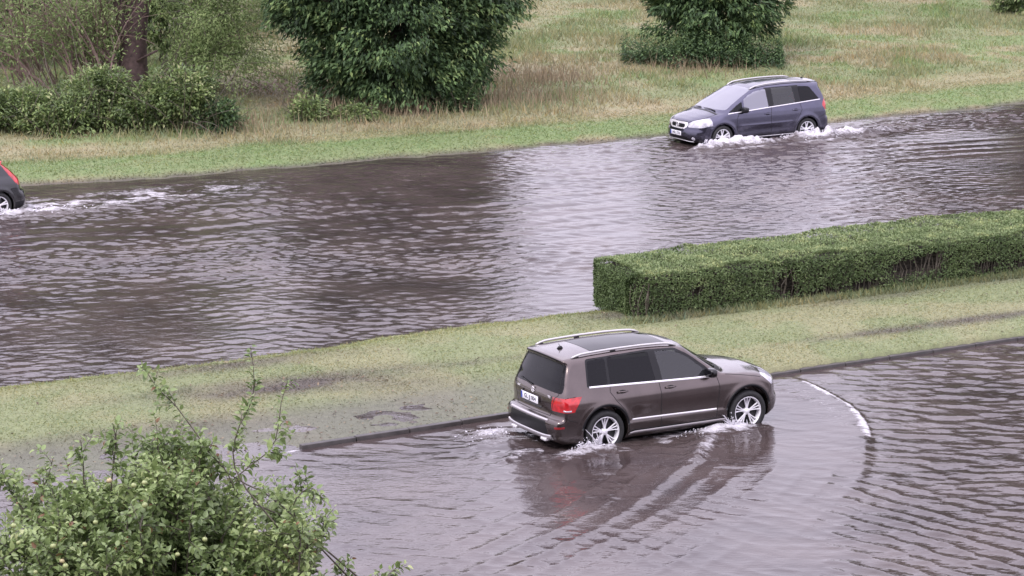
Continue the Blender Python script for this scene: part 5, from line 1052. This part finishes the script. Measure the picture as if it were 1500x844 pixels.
Px_z = [(-0.5, 0.90), (0.0, 0.935), (0.4, 0.975), (0.9, 1.0), (2.0, 1.0), (3.0, 0.998), (3.6, 0.99), (4.0, 0.96), (4.3, 0.90), (4.6, 0.82)]
def kz_z(x, z): return 0.06 + 0.06 * sstep(1.3, 1.5, z) + 0.14 * sstep(3.4, 3.9, x) * sstep(0.6, 0.9, z) + 0.06 * sstep(4.0, 4.4, x) + 0.05 * sstep(0.4, 0.1, x)
def Sf_z(ay, z): return 0.10 * ay ** 2 + 0.34 * (ay / 0.9) ** 4 * (1 - 0.55 * sstep(0.95, 1.15, z)) + 0.10 * ay ** 2 * sstep(0.95, 1.15, z)
def Sr_z(ay, z): return 0.06 * ay ** 2 + 0.12 * (ay / 0.9) ** 4
def cr_z(x, z): return 0.03 + 0.08 * sstep(1.0, 1.45, z) + 0.05 * sstep(3.4, 3.8, x) * sstep(0.7, 0.9, z)
def ex_z(x, z): return -0.010 * np.exp(-((z - 0.47) / 0.08) ** 2) * sstep(1.3, 1.5, x) * sstep(3.2, 3.0, x) + 0.008 * np.exp(-((z - 0.60) / 0.03) ** 2) * sstep(1.25, 1.4, x) * sstep(3.1, 2.9, x)
B_z = Body(sil_z, Yz_z, Px_z, [(0.84, 0.335), (3.545, 0.335)], 0.365, 2.1, Sf_z, Sr_z, cr_z, kz_z, ex_z)
paint_z = car_paint('dark violet blue paint', (0.075, 0.073, 0.115))
reg_z = []
for sg in (1, -1):
    reg_z += [('small_front_window', MC_glass, side_poly([(2.90, 0.985), (2.90, 1.235), (3.06, 1.16), (3.34, 0.985)], sg, 0.02), None),
              ('front_side_window', MC_screen, side_poly([(2.07, 1.045), (2.09, 1.510), (2.42, 1.475), (2.66, 1.385), (2.83, 1.285), (2.85, 0.995)], sg), None),
              ('rear_side_window', MC_glassb, side_poly([(1.19, 1.090), (1.24, 1.525), (1.90, 1.525), (1.90, 1.060)], sg), None),
              ('quarter_window', MC_tint, side_poly([(0.40, 1.135), (0.68, 1.485), (1.05, 1.515), (1.03, 1.105)], sg, 0.05), None),
              ('window_surround', MC_black, side_poly([(1.00, 1.10), (1.03, 1.54), (2.12, 1.54), (2.12, 1.035)], sg, 0.02), None),
              ('tail_lamp', MC_red, (lambda P, N_, b, s_=sg: np.maximum(psdf(P[..., 0], P[..., 2], round_poly([(-0.2, 0.84), (-0.2, 1.13), (0.24, 1.13), (0.34, 0.98), (0.26, 0.84)], 0.03)), 0.60 - s_ * P[..., 1])), None),
              ('lamp_lower_lens', MC_white, (lambda P, N_, b, s_=sg: np.maximum(psdf(P[..., 0], P[..., 2], round_poly([(-0.2, 0.775), (-0.2, 0.84), (0.26, 0.84), (0.22, 0.775)], 0.01)), 0.62 - s_ * P[..., 1])), None),
              ('headlamp', MC_white, (lambda P, N_, b, s_=sg: np.maximum(psdf(P[..., 1] * s_, P[..., 2], round_poly([(0.45, 0.625), (0.42, 0.70), (0.53, 0.80), (0.84, 0.90), (0.92, 0.90), (0.92, 0.70), (0.80, 0.625)], 0.03)), 3.86 - P[..., 0])), None),
              ('fog_lamp', MC_white, (lambda P, N_, b, s_=sg: np.maximum(np.hypot(P[..., 1] * s_ - 0.63, P[..., 2] - 0.33) - 0.045, 4.05 - P[..., 0])), None)]
reg_z += [('windscreen', MC_screen, view_poly([(-0.74, 1.055), (-0.58, 1.555), (0.58, 1.555), (0.74, 1.055)], 2.2, 3.9, 1, 0.06), None),
          ('rear_window', MC_tint, view_poly([(-0.64, 1.09), (-0.56, 1.51), (0.56, 1.51), (0.64, 1.09)], -0.1, 0.62, -1, 0.06), None),
          ('grille', MC_black, view_poly([(-0.33, 0.655), (-0.28, 0.60), (0.28, 0.60), (0.33, 0.655), (0.30, 0.70), (-0.30, 0.70)], 4.1, 4.7, 1, 0.03, False), None),
          ('grille_frame', MC_chrome, view_poly([(-0.43, 0.66), (-0.31, 0.565), (0.31, 0.565), (0.43, 0.66), (0.40, 0.755), (-0.40, 0.755)], 4.0, 4.7, 1, 0.04, False), None),
          ('front_air_intake', MC_black, view_poly([(-0.50, 0.24), (-0.46, 0.37), (0.46, 0.37), (0.50, 0.24)], 4.1, 4.7, 1, 0.03, False), None)]

def parts_z(root, body, OFF_):
    seats(root, OFF_, (2.35, 1.5), 0.55, 1.10); rails(root, body, OFF_, 0.50, 2.56, 0.575, 0.03, (0.05, 0.95), 0.022); g = MB()
    for sg in (1, -1):
        for path in ([(1.98, 1.05), (2.02, 0.85), (2.00, 0.36)], [(3.02, 0.98), (3.10, 0.80), (3.12, 0.60), (3.02, 0.34)], [(1.06, 1.09), (1.02, 0.90), (1.12, 0.72), (1.24, 0.55), (1.28, 0.34)], [(1.28, 0.33), (3.02, 0.33)]):
            strip(g, body, on_side(body, path, sg), 0.011, 0.002)
        strip(g, body, on_side(body, [(0.50, 0.62), (0.30, 0.70), (0.12, 0.76)], sg), 0.010, 0.002); strip(g, body, on_side(body, [(3.80, 0.62), (3.95, 0.66)], sg), 0.010, 0.002)
        c = MB(); strip(c, body, on_side(body, [(0.38, 1.12), (1.1, 1.082), (2.0, 1.035), (2.8, 0.985), (3.38, 0.955)], sg), 0.026, 0.010); shifted(c, OFF_, 'window_trim', MC_chrome, root)
        c = MB(); strip(c, body, on_side(body, [(1.24, 0.27), (3.14, 0.27)], sg), 0.016, 0.008); shifted(c, OFF_, 'sill_trim', MC_chrome, root)
        handle(root, body, OFF_, 1.22, 0.915, sg, paint_z); handle(root, body, OFF_, 2.13, 0.870, sg, paint_z); mirror(root, body, OFF_, 2.90, 1.03, sg, MC_black, 0.80)
    hood = [(3.6, 0.70, 1.0), (4.0, 0.66, 0.9), (4.25, 0.50, 0.80), (4.36, 0.40, 0.775), (4.40, 0, 0.78), (4.36, -0.40, 0.775), (4.25, -0.50, 0.80), (4.0, -0.66, 0.9), (3.6, -0.70, 1.0)]
    strip(g, body, hood, 0.012, 0.002); strip(g, body, [(0.15, 0.66, 1.50), (0.08, 0.70, 1.0), (0.07, 0.62, 0.72), (0.05, 0, 0.71), (0.07, -0.62, 0.72), (0.08, -0.70, 1.0), (0.15, -0.66, 1.50)], 0.011, 0.002); gaps(g, OFF_, root)
    for y_ in (0.55, -0.15):
        q = body.project(np.array([[3.6, y_, 1.07], [3.6, y_ - 0.25, 1.08], [3.62, y_ - 0.5, 1.07]]), 8); wv = MB(); wv.tube(q + OFF_ + [0.015, 0, 0.015], [0.014, 0.011, 0.008], 6); wv.build('wiper', MC_black, root, True)
    c = MB(); strip(c, body, [(3.66, 0.70, 1.02), (3.68, 0, 1.03), (3.66, -0.70, 1.02)], 0.06, 0.003); shifted(c, OFF_, 'cowl', MC_black, root)
    q = body.project(np.array([[4.4, 0, 0.66]]), 8)[0] + OFF_; b = MB(); th = np.linspace(0, 2 * np.pi, 25); b.tube([q + [0.018, 0.06 * math.cos(t), 0.06 * math.sin(t)] for t in th], 0.009, 6, False); b.tube([q + [0.02, -0.075, 0.012], q + [0.02, 0.02, 0.010], q + [0.02, -0.02, -0.010], q + [0.02, 0.075, -0.012]], [0.004, 0.011, 0.011, 0.004], 6); b.build('emblem', MC_chrome, root, True)
    plate(root, (4.478, -0.0, 0.445), R_(90), 0, 'HB J 770', OFF_, 0.26, 0.058); plate(root, (0.045, 0, 0.86), R_(-90), 0, 'HB J 770', OFF_, 0.26, 0.058)
    c = MB(); strip(c, body, [(4.30, 0.62, 0.225), (4.42, 0.3, 0.235), (4.45, 0, 0.235), (4.42, -0.3, 0.235), (4.30, -0.62, 0.225)], 0.02, 0.010); shifted(c, OFF_, 'bumper_strip', MC_chrome, root)
    # roof opening and antenna
    a_ = MB(); q = body.project(np.array([[0.45, 0.0, 1.64]]), 6)[0] + OFF_; a_.box(q + [0, 0, 0.012], (0.04, 0.015, 0.014), None, 0.5); a_.tube([q + [0.0, 0, 0.02], q + [-0.12, 0, 0.12]], [0.005, 0.003], 6); a_.build('antenna', MC_black, root, True)
    m_ = MB(); q = body.project(np.array([[x_, y_, 1.65] for x_ in (0.75, 1.5) for y_ in (-0.42, 0.42)]), 8) + OFF_ + [0, 0, 0.003]
    N_ = 8; Pq = body.project(np.array([[0.62 + 0.45 * i / (N_ - 1), -0.40 + 0.80 * j / (N_ - 1), 1.65] for i in range(N_) for j in range(N_)]), 8) + OFF_ + [0, 0, 0.003]; m_.add(Pq, grid_faces(N_, N_)); m_.build('roof_glass', MC_tint, root, True)
build_car('people_carrier', 'dark blue people carrier with roof rails throwing up spray on the far road', B_z, reg_z, paint_z, ZAF, ZAF_A, [(3.545, 0.78, 0.335), (0.84, 0.78, 0.335), (3.545, -0.78, 0.335), (0.84, -0.78, 0.335)], 0.318, rim_spokes(5, 2, 0.42, 0.030), 0.018, z0=-0.12, parts=parts_z)

# ======== left car: black hatchback, mostly outside the frame
sil_v = [(0.12, 0.24), (0.04, 0.30), (0.0, 0.42), (0.0, 0.55), (0.03, 0.63), (0.10, 0.68), (0.13, 0.80), (0.16, 0.92), (0.22, 0.98), (0.40, 1.16), (0.60, 1.33), (0.50, 1.365), (0.52, 1.385), (0.9, 1.425), (1.4, 1.445), (1.9, 1.435), (2.25, 1.39), (2.6, 1.26), (2.95, 1.09), (3.18, 0.97), (3.3, 0.93), (3.7, 0.87), (4.05, 0.79), (4.22, 0.70), (4.30, 0.60), (4.35, 0.50), (4.369, 0.40), (4.33, 0.28), (4.2, 0.20), (3.6, 0.17), (1.2, 0.17), (0.5, 0.18)]
Yz_v = [(0.15, 0.82), (0.22, 0.86), (0.35, 0.885), (0.55, 0.90), (0.72, 0.902), (0.84, 0.885), (0.93, 0.845), (1.0, 0.80), (1.30, 0.68), (1.40, 0.62), (1.6, 0.5)]
B_v = Body(sil_v, Yz_v, Px_z, [(0.80, 0.33), (3.445, 0.33)], 0.36, 2.0, Sf_z, lambda ay, z: 0.05 * ay ** 2 + 0.16 * (ay / 0.9) ** 4, cr_z, kz_z)
paint_v = car_paint('black car paint', (0.014, 0.015, 0.018), metal=0.2)
reg_v = []
for sg in (1, -1):
    reg_v += [('side_window', MC_glass, side_poly([(0.98, 1.00), (1.15, 1.33), (1.85, 1.36), (2.25, 1.31), (2.75, 1.05), (2.95, 0.93), (2.0, 0.95)], sg, 0.05), None),
              ('tail_lamp', MC_red, (lambda P, N_, b, s_=sg: np.maximum(np.maximum(np.minimum(psdf(P[..., 0], P[..., 2], round_poly([(-0.1, 0.79), (-0.1, 0.96), (0.22, 1.0), (0.62, 1.36), (0.72, 1.36), (0.52, 1.06), (0.36, 0.84), (0.30, 0.79)], 0.02)), 9), 0.585 - 0.12 * sstep(1.0, 1.35, P[..., 2]) - s_ * P[..., 1]), P[..., 0] - 0.8)), None),
              ('headlamp', MC_white, (lambda P, N_, b, s_=sg: np.maximum(psdf(P[..., 1] * s_, P[..., 2], round_poly([(0.45, 0.58), (0.44, 0.64), (0.75, 0.78), (0.92, 0.80), (0.92, 0.62), (0.80, 0.58)], 0.03)), 3.66 - P[..., 0])), None)]
reg_v += [('rear_window', MC_tint, view_poly([(-0.60, 0.985), (-0.50, 1.33), (0.50, 1.33), (0.60, 0.985)], -0.1, 0.9, -1, 0.05), None), ('windscreen', MC_glass, view_poly([(-0.70, 0.985), (-0.56, 1.39), (0.56, 1.39), (0.70, 0.985)], 2.1, 3.4, 1, 0.05), None),
          ('rear_bumper_skirt', MC_black, (lambda P, N_, b: np.maximum(P[..., 2] - 0.40, P[..., 0] - 0.40)), None), ('grille', MC_black, view_poly([(-0.36, 0.48), (-0.36, 0.64), (0.36, 0.64), (0.36, 0.48)], 4.0, 4.7, 1, 0.03, False), None)]
def parts_v(root, body, OFF_):
    g = MB()
    for sg in (1, -1):
        for path in ([(1.98, 0.94), (2.0, 0.7), (1.98, 0.34)], [(2.95, 0.92), (3.0, 0.7), (2.95, 0.34)], [(0.98, 0.98), (1.0, 0.8), (1.15, 0.6), (1.2, 0.34)]): strip(g, body, on_side(body, path, sg), 0.011, 0.002)
        handle(root, body, OFF_, 1.25, 0.85, sg, paint_v); handle(root, body, OFF_, 2.13, 0.83, sg, paint_v); mirror(root, body, OFF_, 2.85, 1.0, sg, paint_v, 0.80)
    gaps(g, OFF_, root); plate(root, (0.10, 0, 0.76), R_(-90), 0, '', OFF_)
build_car('hatchback_car', 'black hatchback with tall red tail lamps, cut off by the left edge of the photo', B_v, reg_v, paint_v, V40, V40_A, [(0.80, 0.78, 0.33), (3.445, 0.78, 0.33), (0.80, -0.78, 0.33), (3.445, -0.78, 0.33)], 0.316, rim_spokes(5, 2, 0.3, 0.03), 0.020, z0=-0.12, parts=parts_v)
# ------------------------------------------------------------------ plain apartment house added unseen behind the camera, for the cars' flanks and windows to mirror
root = empty('added_apartment_building', (0, -4.5, 0)); tag(root, 'unseen long apartment house added behind the photographer for reflections', 'building')
mw = simple('grey render wall', (0.13, 0.115, 0.11), 0.85, var=0.12, scale=0.4); mwin = simple('window glass', (0.03, 0.035, 0.04), 0.08); mb = MB(); mb.box((0, -6, 8.5), (45, 6, 8.5)); mb.build('wall', mw, root)
for fl in range(5):
    for k in range(-14, 15, 2):
        if fl == 3 and k == 0: continue
        b = MB(); b.box((k * 3.0, 0.02, 3.2 * fl + 2.2), (0.9, 0.03, 0.75)); b.build('window', mwin, root)
# ------------------------------------------------------------------ spray thrown up by the wheels
M_drop, n, p = new_mat('white water spray'); p.inputs['Base Color'].default_value = (0.72, 0.70, 0.76, 1); p.inputs['Roughness'].default_value = 0.25; p.inputs['Alpha'].default_value = 0.8
def spray(name, car, ang, emit, seed):
    "drops and torn water tongues; emit: (x, y, spread x, spread y, height, count, drop size)"
    r = np.random.default_rng(seed); mb = MB(); oct_ = np.array([[1, 0, 0], [-1, 0, 0], [0, 1, 0], [0, -1, 0], [0, 0, 1], [0, 0, -1.0]]); T = [[0, 2, 4], [2, 1, 4], [1, 3, 4], [3, 0, 4], [2, 0, 5], [1, 2, 5], [3, 1, 5], [0, 3, 5]]
    ca, sa = math.cos(ang), math.sin(ang)
    for (x0, y0, sx_, sy_, h_, cnt, ds) in emit:
        for _ in range(cnt):
            x_ = x0 + r.normal() * sx_; y_ = y0 + r.normal() * sy_; z_ = h_ * r.random() ** 2.2 * math.exp(-((x_ - x0) / (1.6 * sx_)) ** 2) + 0.005; d_ = ds * (0.4 + 1.1 * r.random() ** 2)
            st = nrm(np.array([-0.6 + 0.5 * r.normal(), 0.8 * np.sign(y0) * r.random(), 0.6 * r.normal()])); el = 1 + 2.0 * r.random()
            V = oct_ * d_ * (0.8 + 0.4 * r.random((6, 1))); V = V + np.outer(V @ st, st) * (el - 1); V += [x_, y_, z_]; W = np.stack([car[0] + V[:, 0] * ca - V[:, 1] * sa, car[1] + V[:, 0] * sa + V[:, 1] * ca, V[:, 2]], -1); mb.add(W, None, T)
    for (x0, y0, sx_, sy_, h_, cnt, ds) in emit:
        if h_ < 0.15: continue
        for _ in range(9):        # torn tongues of water
            bx0 = x0 + r.normal() * sx_ * 0.8; by0 = y0 + r.normal() * sy_ * 0.5; hh_ = h_ * (0.5 + 0.6 * r.random()); k_ = np.linspace(0, 1, 6); lean_ = np.array([-0.25 + 0.35 * r.normal(), 0.5 * np.sign(y0) * r.random()])
            V = np.stack([bx0 + lean_[0] * hh_ * k_ ** 1.5, by0 + lean_[1] * hh_ * k_, hh_ * k_], -1); W = np.stack([car[0] + V[:, 0] * ca - V[:, 1] * sa, car[1] + V[:, 0] * sa + V[:, 1] * ca, V[:, 2]], -1)
            mb.tube(W, ds * 1.5 * (1 - k_) ** 0.7 * (0.6 + 0.8 * r.random(6)) + 0.002, 5)
    return tag(mb.build(name, M_drop, None, True), kind='stuff')
spray('water_spray', GLK, CAR_A, [(-1.65, -1.02, 0.16, 0.07, 0.20, 260, 0.012), (-1.45, -1.0, 0.025, 0.03, 0.34, 60, 0.009), (1.15, -1.02, 0.14, 0.06, 0.16, 240, 0.012), (1.10, -0.98, 0.03, 0.03, 0.30, 50, 0.009), (0.65, -1.0, 0.25, 0.09, 0.10, 220, 0.011), (-2.6, 0.7, 0.25, 0.15, 0.09, 180, 0.012)], 1)
spray('water_spray', ZAF, ZAF_A, [(1.25, 1.10, 0.35, 0.12, 0.22, 420, 0.020), (0.6, 1.2, 0.45, 0.14, 0.16, 360, 0.020), (1.95, 1.1, 0.15, 0.10, 0.22, 160, 0.018), (-1.45, 1.08, 0.40, 0.12, 0.26, 420, 0.020), (-2.6, 1.1, 0.7, 0.15, 0.14, 300, 0.018), (-0.6, 1.05, 0.3, 0.1, 0.14, 160, 0.018)], 2)
spray('water_spray', V40, V40_A, [(-1.6, 1.1, 0.4, 0.15, 0.14, 260, 0.018), (-2.6, 1.1, 0.6, 0.18, 0.10, 260, 0.018)], 3)
